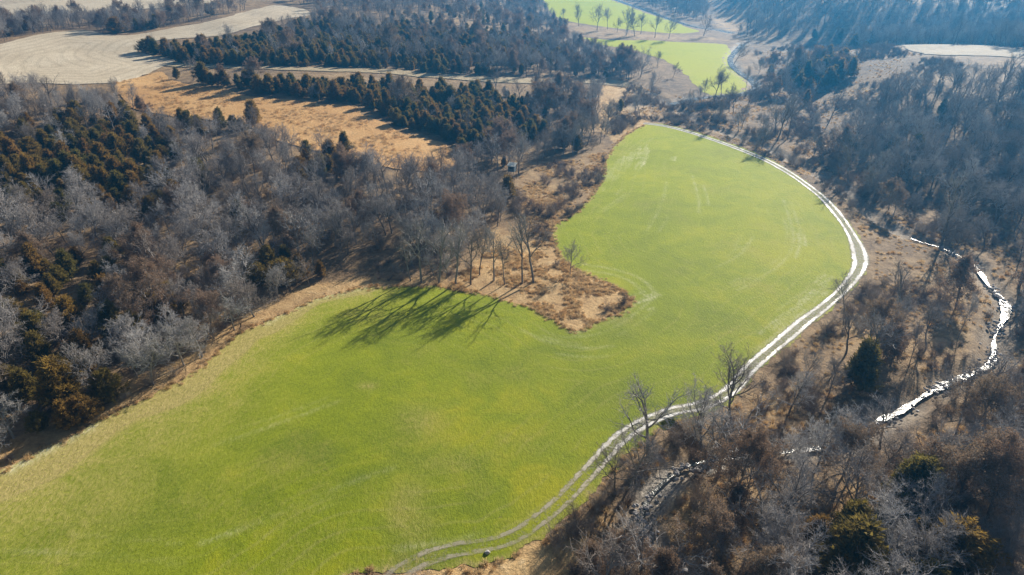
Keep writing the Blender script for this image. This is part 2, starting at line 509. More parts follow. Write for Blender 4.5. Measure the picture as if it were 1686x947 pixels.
def sheet(name, poly_xy, mat, step, z, jitter=.4, attr_fn=None, rough_step=None):
    b = resample(smooth_line(poly_xy, 2, True), rough_step or step, True)
    nrm = np.roll(b, -1, 0) - np.roll(b, 1, 0)
    nrm = np.stack([nrm[:, 1], -nrm[:, 0]], 1) / (np.linalg.norm(nrm, axis=1)[:, None] + 1e-9)
    b = b + nrm * ((vnoise(b, 4 * step, 21) - .5) * 1.4 + (vnoise(b, 1.2 * step, 22) - .5))[:, None] * jitter * 2
    x0, y0 = b.min(0); x1, y1 = b.max(0)
    gx, gy = np.meshgrid(np.arange(x0, x1, step), np.arange(y0, y1, step))
    g = np.stack([gx.ravel(), gy.ravel()], 1)
    g[:, 0] += ((np.arange(len(gx))[:, None] % 2) * step / 2 + 0 * gx).ravel()
    g += rng.uniform(-.15, .15, g.shape) * step
    g = g[pip(g, b)]
    g = g[dist_line(g, b, True) > step * .5]
    pts = [Vector(p) for p in b] + [Vector(p) for p in g]
    vs, es, fs, *_ = delaunay_2d_cdt(pts, [], [list(range(len(b)))], 1, 1e-4)
    P = np.array([(v.x, v.y) for v in vs])
    F = np.array([f for f in fs if len(f) == 3], np.int32)
    a, bb, c = P[F[:, 0]], P[F[:, 1]], P[F[:, 2]]
    ar = (bb[:, 0] - a[:, 0]) * (c[:, 1] - a[:, 1]) - (bb[:, 1] - a[:, 1]) * (c[:, 0] - a[:, 0])
    F[ar < 0] = F[ar < 0][:, ::-1]
    V = np.column_stack([P, height(P) + z])
    at = {'edge': dist_line(P, b, True)}
    if attr_fn: at.update(attr_fn(P, V, at['edge']))
    return struct(name, np_mesh(name, V, F, [mat], attrs=at, smooth=True)), b

# ---- the long green field beside the creek
LEFT_EDGE_PX = [(-300, 915), (-60, 805), (0, 777), (60, 748), (130, 711), (200, 673), (309, 625), (366, 575), (399, 545), (432, 536), (470, 515), (520, 493), (590, 475)]
FIELD_PX = LEFT_EDGE_PX + [(620, 472), (680, 471), (735, 474), (760, 480), (811, 486), (849, 501), (873, 507),
            (905, 525), (938, 545), (950, 548), (953, 548), (957, 547), (982, 533), (1040, 503), (1044, 499), (1045, 496), (1042, 492), (1020, 475), (988, 461), (952, 446), (922, 424),
            (911, 402), (910, 380), (914, 370), (942, 357), (969, 328), (984, 312), (992, 280), (1000, 255), (1026, 226), (1052, 209),
            (1072, 203), (1092, 204), (1122, 211), (1178, 227), (1230, 246), (1270, 263), (1306, 283), (1345, 312), (1362, 326), (1388, 352), (1409, 381),
            (1420, 401), (1428, 425), (1426, 445), (1412, 466), (1390, 489), (1364, 512), (1332, 536), (1300, 566), (1268, 593), (1236, 625), (1224, 645), (1204, 664),
            (1175, 678), (1140, 687), (1112, 692), (1090, 706), (1070, 722), (1045, 738), (1010, 775), (985, 800), (960, 830), (922, 868), (880, 895), (850, 914),
            (793, 930), (700, 940), (560, 945), (540, 990), (300, 1150), (-500, 1150)]
LEFT_EDGE = flat(LEFT_EDGE_PX)
PALE_LINES = [([(1215, 478), (1250, 458), (1285, 437), (1302, 415), (1308, 390), (1300, 360), (1290, 330)], .5, .55),
              ([(1310, 425), (1318, 400), (1314, 385)], .7, .8), ([(1340, 505), (1305, 530), (1270, 560)], .5, .5), ([(1360, 480), (1320, 505), (1270, 545)], .4, .45),
              ([(1150, 350), (1152, 330), (1140, 290)], .6, .5), ([(1110, 265), (1112, 258)], 1.0, .8), ([(1065, 380), (1090, 340), (1098, 300)], .5, .35),
              ([(1048, 500), (1070, 492), (1085, 486)], .8, .75), ([(1080, 485), (1060, 460), (1020, 445), (960, 435)], .6, .5), ([(1078, 489), (1030, 530), (985, 552), (930, 556)], .7, .35),
              ([(860, 545), (905, 565), (960, 575), (1010, 570)], .7, .30), ([(350, 735), (480, 690), (560, 660)], .6, .22), ([(330, 895), (430, 860), (560, 800), (650, 770)], .5, .28),
              ([(990, 300), (1010, 285), (1020, 262)], 1.2, .8), ([(1005, 305), (1030, 280), (1040, 250)], 1.4, .8), ([(1015, 320), (1040, 300), (1055, 275)], 1.2, .6),
              ([(1030, 265), (1055, 240), (1075, 228)], 1.2, .45), ([(985, 350), (1030, 320), (1060, 300)], 1.0, .35), ([(0, 908), (160, 912), (300, 930)], .5, .22), ([(650, 905), (800, 880), (860, 855)], .6, .3),
              ([(1180, 440), (1220, 420), (1240, 390)], .4, .3), ([(1350, 470), (1372, 455)], 1.0, .7)]
def field_attrs(P, V, edge):
    n1, n2 = vnoise(P, 9, 31), vnoise(P, 2.5, 32)
    dl = dist_line(P, LEFT_EDGE)
    px, _ = project(V)
    width = 5 + 7 * sstep(560, 200, px[:, 0])
    tan = 1.15 * np.exp(-(dl / width) ** 1.3) + .25 * np.exp(-(dl / (width * 2.6)) ** 2)
    tan *= .75 + .5 * n1
    tan = np.maximum(tan, 1.0 * np.exp(-(edge / .9) ** 2) * n2)
    for cx, cy, rx, ry, a in ((690, 690, 40, 28, .35), (720, 760, 60, 20, .3), (675, 850, 40, 60, .5), (605, 635, 16, 6, .6), (1018, 245, 22, 20, .5), (700, 930, 60, 18, .7)):  # tan patches; the tall one low in the centre is painted lens flare
        tan = np.maximum(tan, a * np.exp(-((px[:, 0] - cx) / rx) ** 2 - ((px[:, 1] - cy) / ry) ** 2) * (.5 + n2))
    pale = np.zeros(len(P))
    lines = []
    r = np.random.default_rng(77)
    for ln, wd, a in PALE_LINES:
        l = smooth_line(flat(ln), 2)
        lines.append((l, min(wd, .45), a))
        t = np.gradient(l, axis=0); t /= np.linalg.norm(t, axis=1)[:, None] + 1e-9
        nn = np.stack([-t[:, 1], t[:, 0]], 1)
        for k in range(3):                                     # the other wheel and neighbouring passes
            cut = np.sort(r.integers(0, len(l), 2)); 
            if cut[1] - cut[0] > 2: lines.append(((l + nn * r.choice([-1, 1]) * r.uniform(.8, 3.2))[cut[0]:cut[1]], .4, a * r.uniform(.4, .9)))
    for k in range(26):                                        # scuffed streaks by the head of the field
        t0 = r.uniform(0, 1, 2); x = 985 + 75 * t0[0]; y = 320 - 85 * t0[0] * .55 - 25 * t0[1]
        ln = r.uniform(8, 34)
        lines.append((flat([(x, y), (x + ln * .45, y - ln)]), .4, r.uniform(.6, 1.4)))
    for k in range(16):                                        # and beside the track
        x = r.uniform(1270, 1365); y = 520 + (1345 - x) * .80 + r.uniform(-28, 0) - 20
        lines.append((flat([(x, y), (x - 28, y + 23)]), .35, r.uniform(.4, .9)))
    for l, wd, a in lines:
        d = dist_line(P, l)
        pale = np.maximum(pale, .9 * a * np.exp(-(d / wd) ** 2) * np.clip(-.05 + 1.5 * n1, 0, 1) * (.4 + n2))
    for ln, wd, a in (([(20, 772), (60, 750), (130, 713), (150, 703)], 1.1, .9), ([(440, 533), (470, 515), (520, 493), (600, 474)], 1.0, .6)):
        d = dist_line(P, flat(ln)); pale = np.maximum(pale, a * np.exp(-(d / wd) ** 2))
    return {'tan': np.clip(tan, 0, 1.2), 'pale': pale}
_, FIELD = sheet('green_field', flat(FIELD_PX), M_FIELD, .5, .05, .35, field_attrs)

def zero_attrs(P, V, edge):
    return {'tan': .9 * np.exp(-(edge / 3.0) ** 2) * vnoise(P, 8, 40), 'pale': np.zeros(len(P))}
sheet('middle_green_field', flat([(950, 60), (1000, 67), (1060, 66), (1130, 70), (1207, 73), (1199, 95), (1207, 112), (1227, 131), (1231, 146), (1215, 154), (1176, 157), (1156, 154), (1146, 142),
       (1133, 128), (1118, 112), (1098, 100), (1066, 90), (1040, 80), (985, 74)]), M_FIELD2, 2.0, .05, .8, zero_attrs)
sheet('far_green_field', flat([(884, -22), (896, 3), (906, 20), (922, 33), (976, 42), (1059, 52), (1120, 56), (1158, 53), (1142, 48), (1098, 33), (1058, 19), (1022, 6), (990, -14)]), M_FIELD2, 4.0, .05, 1.0, zero_attrs)

# ---- pale stubble and tall dry grass on the upland
STUB_PX = [(-120, 110), (-60, 85), (0, 74), (50, 61), (100, 53), (143, 48), (170, 57), (206, 59), (249, 54), (299, 44), (349, 37), (399, 22), (432, 12), (466, 8), (512, 18), (512, 26),
           (450, 36), (412, 47), (376, 57), (349, 61), (299, 64), (240, 68), (222, 84), (250, 92), (283, 97), (289, 106), (266, 111), (253, 121), (193, 137), (150, 140), (116, 140), (43, 135), (-120, 150)]
sheet('stubble_field', ground_at(STUB_PX), M_STUB, 3.0, .25, .8)
ORANGE_PX = [(180, 139), (253, 122), (268, 116), (290, 138), (340, 145), (370, 147), (395, 155), (430, 162), (500, 169), (560, 175), (597, 178), (592, 190), (620, 197), (650, 216), (713, 229), (746, 244), (756, 280),
             (703, 284), (643, 278), (560, 258), (499, 244), (445, 228), (399, 206), (330, 198), (266, 192), (206, 176)]
ORANGE_XY = ground_at(ORANGE_PX)
sheet('dry_grass_meadow', ORANGE_XY, M_ORANGE, 2.5, .25, .8)
LANE_PX = [(270, 105), (356, 108), (470, 112), (560, 113), (660, 116), (693, 122), (826, 130), (893, 131), (1005, 131), (1040, 137), (1035, 145), (992, 138), (893, 138), (826, 138), (693, 129), (660, 122), (560, 119), (470, 117), (356, 113), (270, 112)]
sheet('farm_lane', ground_at(LANE_PX), M_LANE, 2.0, .25, .5)
sheet('pale_upland_field', ground_at([(-150, -25), (380, -25), (372, 2), (340, 8), (250, 14), (120, 22), (40, 28), (-150, 40)]), M_STUB, 9.0, .3, 1.5)
sheet('ridge_field', ground_at([(1395, 68), (1405, 65), (1440, 64), (1508, 64), (1560, 69), (1608, 74), (1686, 88), (1760, 98), (1760, 106), (1686, 96), (1610, 92), (1528, 92), (1500, 84), (1460, 74)]), M_RIDGE, 3.0, .25, .8)

# ---- creek, its branches and the two-rut track
def ribbon(name, line, width, z, mat, nc=4, step=.8, attr_fn=None):
    L = resample(line, step)
    t = np.gradient(L, axis=0); t /= np.linalg.norm(t, axis=1)[:, None] + 1e-9
    nrm = np.stack([-t[:, 1], t[:, 0]], 1)
    s = np.linspace(0, 1, len(L))
    wd = width(L, s) if callable(width) else np.full(len(L), width)
    u = np.linspace(-1, 1, nc + 1)
    P = L[:, None] + nrm[:, None] * (u[None, :, None] * wd[:, None, None] / 2)
    n = nc + 1
    V = np.column_stack([P.reshape(-1, 2), np.full(len(L) * n, z)])
    i = np.arange(len(L) - 1)[:, None] * n + np.arange(nc)[None]
    F = np.stack([i, i + 1, i + n + 1, i + n], -1).reshape(-1, 4)[:, ::-1]
    at = {'across': np.tile(u, len(L))}
    if attr_fn: at.update({k: np.repeat(v, n) for k, v in attr_fn(L, s).items()})
    return struct(name, np_mesh(name, V, F, [mat], attrs=at, smooth=True))

def creek_width(L, s):
    a = CREEK[np.argmin(((CREEK - flat([(1525, 401)], WATER_Z)[0]) ** 2).sum(1))]
    px, _ = project(np.column_stack([L, np.full(len(L), WATER_Z)]))
    k = np.argmin(((L - a) ** 2).sum(1)); i = np.arange(len(L))
    grow = .28 + .72 * sstep(k - 8, k + 30, i)                   # a trickle above the loop
    j = np.argmin(((L - flat([(1380, 733)], WATER_Z)[0]) ** 2).sum(1))
    grow = np.where(i > j, .62, grow)
    j2 = np.argmin(((L - flat([(1150, 762)], WATER_Z)[0]) ** 2).sum(1)); grow = np.where(i > j2, .32, grow)
    return np.maximum(.4, (1.15 + 1.5 * (vnoise(L, 9, 51) - .5) + 1.2 * (vnoise(L, 2.2, 52) - .5)) * grow)
ribbon('creek', CREEK[np.argmin(((CREEK - flat([(1500, 393)], WATER_Z)[0]) ** 2).sum(1)):], creek_width, WATER_Z, M_WATER)
ribbon('creek_branch', BRANCH, lambda L, s: 3.6 + 2.0 * (vnoise(L, 12, 53) - .5), WATER_Z + .02, M_WATER, step=1.5)
ribbon('far_creek', FAR_CREEK, lambda L, s: 5.0 + 3.0 * (vnoise(L, 20, 54) - .5), WATER_Z, M_WATER, step=2.5)

TRACK_PX = [(1060, 203), (1092, 207), (1126, 215), (1176, 231), (1226, 249), (1266, 266), (1302, 286), (1342, 315), (1357, 328), (1379, 352), (1399, 381), (1410, 402), (1416, 420),
            (1417, 438), (1405, 458), (1385, 481), (1359, 504), (1325, 529), (1292, 558), (1259, 585), (1229, 612), (1216, 630), (1200, 647), (1168, 664), (1146, 671), (1123, 674),
            (1101, 679), (1079, 688), (1059, 697), (1035, 711), (1009, 733), (972, 776), (942, 808), (919, 832), (886, 858), (859, 878), (826, 893), (786, 900), (746, 906), (710, 916), (683, 928), (655, 944), (630, 975)]
TRACK = smooth_line(flat(TRACK_PX), 2)
def track_attrs(L, s):
    px, _ = project(np.column_stack([L, np.zeros(len(L))]))
    wet = sstep(800, 690, px[:, 1]) * (.75 + .5 * vnoise(L, 10, 61))
    wet = np.maximum(wet, 1.2 * np.exp(-((px[:, 1] - 425) / 22) ** 2))  # whitest at the puddle bend, its glare painted through the silt colour
    soft = .42 * sstep(770, 870, px[:, 1]) + .12
    return {'wet': np.clip(wet, 0, 1), 'soft': soft}
ribbon('track', TRACK, lambda L, s: 3.3 + .9 * (vnoise(L, 12, 62) - .5) + 1.2 * np.exp(-((L - flat([(1416, 424)])[0]) ** 2).sum(1) / 60), .10, M_TRACK, nc=14, step=.6, attr_fn=track_attrs)

# ------------------------------------------------------------------ plants
def norm(v): return v / (np.linalg.norm(v) + 1e-9)

def prisms(segs, sides):
    """segs: (n, 8) p0 p1 r0 r1 -> open tapered prisms"""
    S = np.asarray(segs, float)
    if not len(S): return np.zeros((0, 3)), np.zeros((0, 4), int)
    a, b, r0, r1 = S[:, :3], S[:, 3:6], S[:, 6], S[:, 7]
    d = b - a; d /= np.linalg.norm(d, axis=1)[:, None] + 1e-9
    ref = np.where(np.abs(d[:, 2:3]) > .9, [[1., 0, 0]], [[0, 0, 1.]])
    e1 = np.cross(d, ref); e1 /= np.linalg.norm(e1, axis=1)[:, None] + 1e-9
    e2 = np.cross(d, e1)
    ang = np.arange(sides) * 2 * math.pi / sides
    off = np.cos(ang)[None, :, None] * e1[:, None] + np.sin(ang)[None, :, None] * e2[:, None]
    V = np.concatenate([a[:, None] + off * r0[:, None, None], b[:, None] + off * r1[:, None, None]], 1)
    k = np.arange(sides); k2 = (k + 1) % sides
    f = np.stack([k, k2, k2 + sides, k + sides], 1)
    F = (np.arange(len(S)) * 2 * sides)[:, None, None] + f[None]
    return V.reshape(-1, 3), F.reshape(-1, 4)

def grow_bare(seed, H, spread=.5, fork=.32, lean=(0, 0), twigs=8, limbs=8, thick=1.0):
    """a leafless broadleaf tree -> list of segments per level"""
    r = np.random.default_rng(seed)
    segs = {0: [], 1: [], 2: [], 3: [], 4: []}
    NCH = {1: 7, 2: 6, 3: twigs}
    NSEG = {0: 7, 1: 6, 2: 4, 3: 3, 4: 2}
    WOB = {0: .08, 1: .16, 2: .22, 3: .28, 4: .3}
    UP = {0: .05, 1: .12, 2: .06, 3: .05, 4: .06}
    def branch(p, d, L, rad, lev):
        n = NSEG[lev]; pts = [p]; dirs = []
        tip = rad * (.45 if lev < 4 else .5)
        for i in range(n):
            d = norm(d + r.normal(0, WOB[lev], 3) + np.array([lean[0] * (.1 if lev == 0 else 0), lean[1] * (.1 if lev == 0 else 0), UP[lev]]))
            q = p + d * L / n
            segs[lev].append((*p, *q, rad + (tip - rad) * i / n, rad + (tip - rad) * (i + 1) / n))
            p = q; pts.append(p); dirs.append(d)
        if lev == 4: return
        pts = np.array(pts)
        if lev == 0: nch, t0 = limbs, fork
        else: nch, t0 = NCH[lev], .22
        az = r.uniform(0, 6.28)
        for k in range(nch):
            t = t0 + (1 - t0) * (k + r.uniform(.1, .9)) / nch
            if k == nch - 1: t = 1.0
            x = t * n; i = min(int(x), n - 1)
            pos = pts[i] + (pts[i + 1] - pts[i]) * (x - i)
            dd = dirs[i]
            az += 2.4 + r.normal(0, .4)
            e = norm(np.cross(dd, [.3, .2, 1.0] if abs(dd[2]) < .95 else [1, 0, 0])); f = np.cross(dd, e)
            side = math.cos(az) * e + math.sin(az) * f
            if lev == 0:
                a = R(r.uniform(40, 62)) * (spread / .5) * (1 - .55 * (t - t0) / (1 - t0)); ln = H * (.30 + .22 * spread) * (1.1 - .45 * (t - t0) / (1 - t0)) * r.uniform(.8, 1.15)
                rr = rad * .55 * (1.1 - .4 * t)
            else:
                a = R(r.uniform(28, 62)); ln = L * r.uniform(.42, .62) * (1.1 - .35 * t); rr = rad * .52 * (1.1 - .3 * t)
            if k == nch - 1: a *= .35
            branch(pos, norm(dd * math.cos(a) + side * math.sin(a)), ln, max(rr, .011), lev + 1)
    branch(np.array([0, 0, -.3]), norm(np.array([lean[0], lean[1], 1.0])), H * .72, H * .0145 * thick, 0)
    return segs

def bare_meshes(name, seed, H, mat_twig=None, **kw):
    s = grow_bare(seed, H, **kw)
    top = np.percentile(np.array([x[5] for x in s[4]]), 99.5)
    for k in s:
        a_ = np.array(s[k]); a_[:, :6] *= H / top; s[k] = [tuple(x) for x in a_]
    v0, f0 = prisms(s[0], 7); v1, f1 = prisms(s[1], 5)
    V = np.vstack([v0, v1]); F = np.vstack([f0, f1 + len(v0)])
    v2, f2 = prisms(s[2], 4); v3, f3 = prisms(s[3], 3)
    q = np.array(s[4]); q[:, 6:] = np.maximum(q[:, 6:], .0085)
    v4, f4 = prisms(q, 3)
    V2_ = np.vstack([v2, v3, v4]); F2_ = np.vstack([f2, f3 + len(v2), f4 + len(v2) + len(v3)])
    return (V, F), (V2_, F2_), np.array([x[3:6] for x in s[4]]), np.array([x[3:6] for x in s[3]])

def leaves(r, pts, size, n_each, spreadv, up=.2):
    """small triangular sprays round given points"""
    n = len(pts) * n_each
    c = np.repeat(pts, n_each, 0) + r.normal(0, spreadv, (n, 3))
    d = r.normal(0, 1, (n, 3)); d[:, 2] += up
    d /= np.linalg.norm(d, axis=1)[:, None]
    s = np.cross(d, r.normal(0, 1, (n, 3))); s /= np.linalg.norm(s, axis=1)[:, None] + 1e-9
    L = size * r.uniform(.6, 1.4, (n, 1))
    V = np.stack([c - s * L * .28, c + s * L * .28, c + d * L], 1).reshape(-1, 3)
    return V, np.arange(n * 3).reshape(-1, 3)

def cedar_meshes(seed, H, wid, cone=.6, dens=1.0):
    r = np.random.default_rng(seed)
    segs = []; p = np.array([0, 0, -.2]); n = 6
    for i in range(n):
        q = p + np.array([r.normal(0, .05), r.normal(0, .05), H * .92 / n])
        segs.append((*p, *q, .13 * (1 - .85 * i / n) * H / 6, .13 * (1 - .85 * (i + 1) / n) * H / 6)); p = q
    lobes = r.uniform(0, 6.28, 6)
    ns = int(330 * dens)
    sv_, sf, base = [], [], 0
    tips = []
    spikes = [(a, r.uniform(.35, .7), r.uniform(.12, .3)) for a in r.uniform(0, 6.283, 5)]
    for k in range(ns):
        t = r.beta(1.15, 1.35)
        z = H * (.05 + .95 * t)
        prof = (1 - t) ** cone * (1 - math.exp(-t * 9)) + .06
        a = r.uniform(0, 6.283)
        lob = 1 + .34 * math.sin(2 * a + lobes[0] + 3 * t) + .28 * math.sin(5 * a + lobes[1] + 7 * t) + .22 * math.sin(9 * t * 3 + lobes[2] + a)
        rr = wid / 2 * prof * lob * (r.uniform(.25, 1) ** .45)
        c = np.array([math.cos(a) * rr, math.sin(a) * rr, z])
        if k % 5 == 0:                                         # a second leader standing out of the side
            sa, st, so = spikes[(k // 5) % 5]
            tt = r.uniform(0, 1)
            c = np.array([math.cos(sa), math.sin(sa), 0]) * wid * so + np.array([r.normal(0, .13), r.normal(0, .13), 0]) * wid * (1 - tt) + np.array([0, 0, H * (st * .55 + tt * .36)])
        out = norm(np.array([math.cos(a), math.sin(a), r.uniform(.35, 1.3)]))
        m = 26
        al = r.uniform(0, 1, (m, 1))
        pts = c + out * (al - .35) * .75 * H / 6 + r.normal(0, .13 * H / 6, (m, 3))
        d = out + r.normal(0, .55, (m, 3)); d /= np.linalg.norm(d, axis=1)[:, None]
        s = np.cross(d, r.normal(0, 1, (m, 3))); s /= np.linalg.norm(s, axis=1)[:, None] + 1e-9
        L = .34 * H / 6 * r.uniform(.6, 1.3, (m, 1))
        sv_.append(np.stack([pts - s * L * .22, pts + s * L * .22, pts + d * L], 1).reshape(-1, 3))
        if k % 5 == 0: segs.append((0, 0, z * .85, *(c * .95), .03, .012))
    V = np.concatenate(sv_)
    F = np.arange(len(V)).reshape(-1, 3)
    tv, tf = prisms(segs, 5)
    return (tv, tf), (V, F)

def joined(name, parts):
    """(V, F, material) parts -> one mesh"""
    Vs, Fs, mi, mats, b = [], [], [], [], 0
    for k, (V, F, m) in enumerate(parts):
        Vs.append(V); Fs.append(F + b); mi.append(np.full(len(F), k)); mats.append(m); b += len(V)
    return np_mesh(name, np.vstack(Vs), Fs, mats, np.concatenate(mi))

# prototypes: a dict of part meshes for the things, a joined mesh for the far-off mass
PROTO = {'bare': [], 'cedar': [], 'oak': [], 'shrub': []}
bare_specs = [(1, 13, dict(spread=.55, fork=.25)), (2, 14, dict(spread=.42, fork=.35)), (3, 12, dict(spread=.6, fork=.2, limbs=9)),
              (4, 14.5, dict(spread=.36, fork=.4, limbs=9)), (5, 12, dict(spread=.5, fork=.3, lean=(.18, .05))), (6, 13, dict(spread=.58, fork=.28, twigs=9)),
              (7, 11, dict(spread=.48, fork=.12, limbs=10, twigs=9)), (8, 15, dict(spread=.45, fork=.42, lean=(-.12, .1))),
              (9, 14, dict(spread=.42, fork=.38, limbs=6, twigs=3, thick=1.25, lean=(.06, 0))), (10, 13, dict(spread=.5, fork=.3, limbs=6, twigs=3, thick=1.3, lean=(-.08, .05))),
              (12, 15, dict(spread=.36, fork=.45, limbs=6, twigs=3, thick=1.2)), (13, 11, dict(spread=.62, fork=.2, limbs=11, twigs=9)), (14, 12.5, dict(spread=.56, fork=.33, limbs=10, twigs=9))]
for sd, H, kw in bare_specs:
    a, b, tw, _ = bare_meshes('b', sd, H, **kw)
    PROTO['bare'].append((H, np_mesh('trunk', *a, [M_BARK]), np_mesh('crown', *b, [M_TWIG]), joined('bare_tree', [(*a, M_BARK), (*b, M_TWIG)])))
for sd, H, kw in ((21, 10, dict(spread=.55, fork=.2)), (22, 11.5, dict(spread=.5, fork=.3)), (23, 9, dict(spread=.6, fork=.18))):
    a, b, tw, tw3 = bare_meshes('o', sd, H, **{**kw, 'twigs': 5})
    r = np.random.default_rng(sd)
    keep = tw[r.uniform(0, 1, len(tw)) < .75]
    lv, lf = leaves(r, keep, .17, 6, .16)
    nb = len(b[0])
    cr = joined('crown', [(*b, M_TWIG), (lv, lf, M_OAK)])
    PROTO['oak'].append((H, np_mesh('trunk', *a, [M_BARK]), cr, joined('oak_tree', [(*a, M_BARK), (*b, M_TWIG), (lv, lf, M_OAK)])))
for sd, H, wd, cone, dens in ((31, 5.8, 4.8, .75, 1.0), (32, 6.8, 4.5, 1.0, 1.05), (33, 4.6, 4.5, .65, .9), (34, 7.2, 5.2, .85, 1.2), (35, 5.6, 3.9, 1.0, .85), (36, 3.6, 3.8, .7, .75)):
    a, b = cedar_meshes(sd, H, wd, cone, dens)
    PROTO['cedar'].append((H, np_mesh('trunk', *a, [M_BARK]), np_mesh('crown', *b, [M_CEDAR]), joined('cedar_tree', [(*a, M_BARK), (*b, M_CEDAR)])))
def shrub_mesh(seed, H):
    r = np.random.default_rng(seed); segs = []
    for k in range(16):
        a = r.uniform(0, 6.283); d = norm(np.array([math.cos(a) * r.uniform(.1, .8), math.sin(a) * r.uniform(.1, .8), 1]))
        p = np.array([math.cos(a) * .25, math.sin(a) * .25, -.1]) * r.uniform(.2, 1.2); L = H * r.uniform(.5, 1.0); rad = .022
        for i in range(4):
            d = norm(d + r.normal(0, .2, 3)); q = p + d * L / 4
            segs.append((*p, *q, rad * (1 - i / 5), rad * (1 - (i + 1) / 5)))
            for _ in range(7):
                d2 = norm(d + r.normal(0, .75, 3)); L2 = H * r.uniform(.12, .32); q0 = p + (q - p) * r.uniform(0, 1); q1 = q0 + d2 * L2
                segs.append((*q0, *q1, .011, .008))
                q2 = q1 + norm(d2 + r.normal(0, .6, 3)) * L2 * .6
                segs.append((*q1, *q2, .009, .007))
            p = q
    return prisms(segs, 3)
for sd, H in ((41, 1.8), (42, 2.6), (43, 1.3), (44, 3.2)):
    v, f = shrub_mesh(sd, H)
    PROTO['shrub'].append((H, None, None, np_mesh('shrub', v, f, [M_BRUSH])))
def tuft_mesh(seed, n, rad, H):
    r = np.random.default_rng(seed)
    a = r.uniform(0, 6.283, n); q = rad * np.sqrt(r.uniform(0, 1, n))
    c = np.stack([np.cos(a) * q, np.sin(a) * q, np.full(n, -.05)], 1)
    d = np.stack([r.normal(0, .38, n), r.normal(0, .38, n), np.ones(n)], 1); d /= np.linalg.norm(d, axis=1)[:, None]
    L = H * r.uniform(.45, 1.1, (n, 1))
    b = r.uniform(0, 6.283, n); s = np.stack([np.cos(b), np.sin(b), 0 * b], 1) * .028
    mid = c + d * L * .6; tip = c + d * L + np.stack([r.normal(0, .2, n), r.normal(0, .2, n), -.12 + 0 * b], 1) * L
    V = np.stack([c - s, c + s, mid + s * .8, mid - s * .8, tip], 1).reshape(-1, 3)
    i = np.arange(n) * 5
    return V, [np.stack([i, i + 1, i + 2, i + 3], 1), np.stack([i + 3, i + 2, i + 4], 1)]
TUFTS = [np_mesh('grass_tuft', *tuft_mesh(s, n, rd, h), [M_GRASS]) for s, n, rd, h in ((51, 60, .45, .75), (52, 80, .6, .95), (53, 50, .5, .5))]

# ------------------------------------------------------------------ scattering by geometry nodes: only for what nobody could count
def scatter(name, label, cat, XY, meshes, scale, group=None, sink=0.0, tilt=None):
    n = len(XY)
    if not n: return
    col = bpy.data.collections.new(name + '_sources')
    for i, me in enumerate(meshes):
        col.objects.link(bpy.data.objects.new('%s_source_%02d' % (name, i), me))
    V = np.column_stack([XY, height(XY) - sink])
    me = np_mesh(name, V, np.zeros((0, 3), int), attrs={'spin': rng.uniform(0, 6.283, n), 'size': scale})
    a = me.attributes.new('pick', 'INT', 'POINT'); a.data.foreach_set('value', rng.integers(0, len(meshes), n).astype(np.int32))
    o = link(name, me)
    tag(o, label, cat, group, 'stuff')
    ng = bpy.data.node_groups.new(name, 'GeometryNodeTree')
    ng.interface.new_socket('Geometry', in_out='INPUT', socket_type='NodeSocketGeometry')
    ng.interface.new_socket('Geometry', in_out='OUTPUT', socket_type='NodeSocketGeometry')
    N, Lk = ng.nodes, ng.links
    gi, go = N.new('NodeGroupInput'), N.new('NodeGroupOutput')
    ci = N.new('GeometryNodeCollectionInfo'); ci.inputs['Collection'].default_value = col
    ci.inputs['Separate Children'].default_value = True; ci.inputs['Reset Children'].default_value = True
    ip = N.new('GeometryNodeInstanceOnPoints'); ip.inputs['Pick Instance'].default_value = True
    def named(nm, t):
        x = N.new('GeometryNodeInputNamedAttribute'); x.data_type = t; x.inputs['Name'].default_value = nm; return x.outputs['Attribute']
    cx = N.new('ShaderNodeCombineXYZ'); Lk.new(named('spin', 'FLOAT'), cx.inputs['Z'])
    er = N.new('FunctionNodeEulerToRotation'); Lk.new(cx.outputs[0], er.inputs[0])
    Lk.new(gi.outputs[0], ip.inputs['Points']); Lk.new(ci.outputs[0], ip.inputs['Instance'])
    Lk.new(named('pick', 'INT'), ip.inputs['Instance Index']); Lk.new(er.outputs[0], ip.inputs['Rotation'])
    Lk.new(named('size', 'FLOAT'), ip.inputs['Scale']); Lk.new(ip.outputs[0], go.inputs[0])
    md = o.modifiers.new('scatter', 'NODES'); md.node_group = ng
    return o

# ------------------------------------------------------------------ single trees one can point to
KIND_NAME = {'bare': 'bare_tree', 'cedar': 'cedar_tree', 'oak': 'oak_tree'}
KIND_CAT = {'bare': 'tree', 'cedar': 'evergreen', 'oak': 'tree'}
def plant(kind, xy, z, proto, scale, rot, label, group=None, tilt=(0, 0)):
    H, tm, cm, _ = PROTO[kind][proto]
    e = bpy.data.objects.new(KIND_NAME[kind], None); C.objects.link(e)
    e.empty_display_size = .5
    e.location = (xy[0], xy[1], z); e.rotation_euler = (tilt[0], tilt[1], rot); e.scale = scale
    link('trunk', tm, e); link('crown', cm, e)
    tag(e, label, KIND_CAT[kind], group)
    return e

taken = []
def single(kind, px, H, label, proto=0, wide=1.0, rot=0.0, tilt=(0, 0), group=None):
    xy = ground_at([px])[0]; z = height(xy[None])[0]
    s = H / PROTO[kind][proto][0]
    plant(kind, xy, z, proto, (s * wide, s * wide, s), rot, label, group, tilt)
    taken.append(xy)

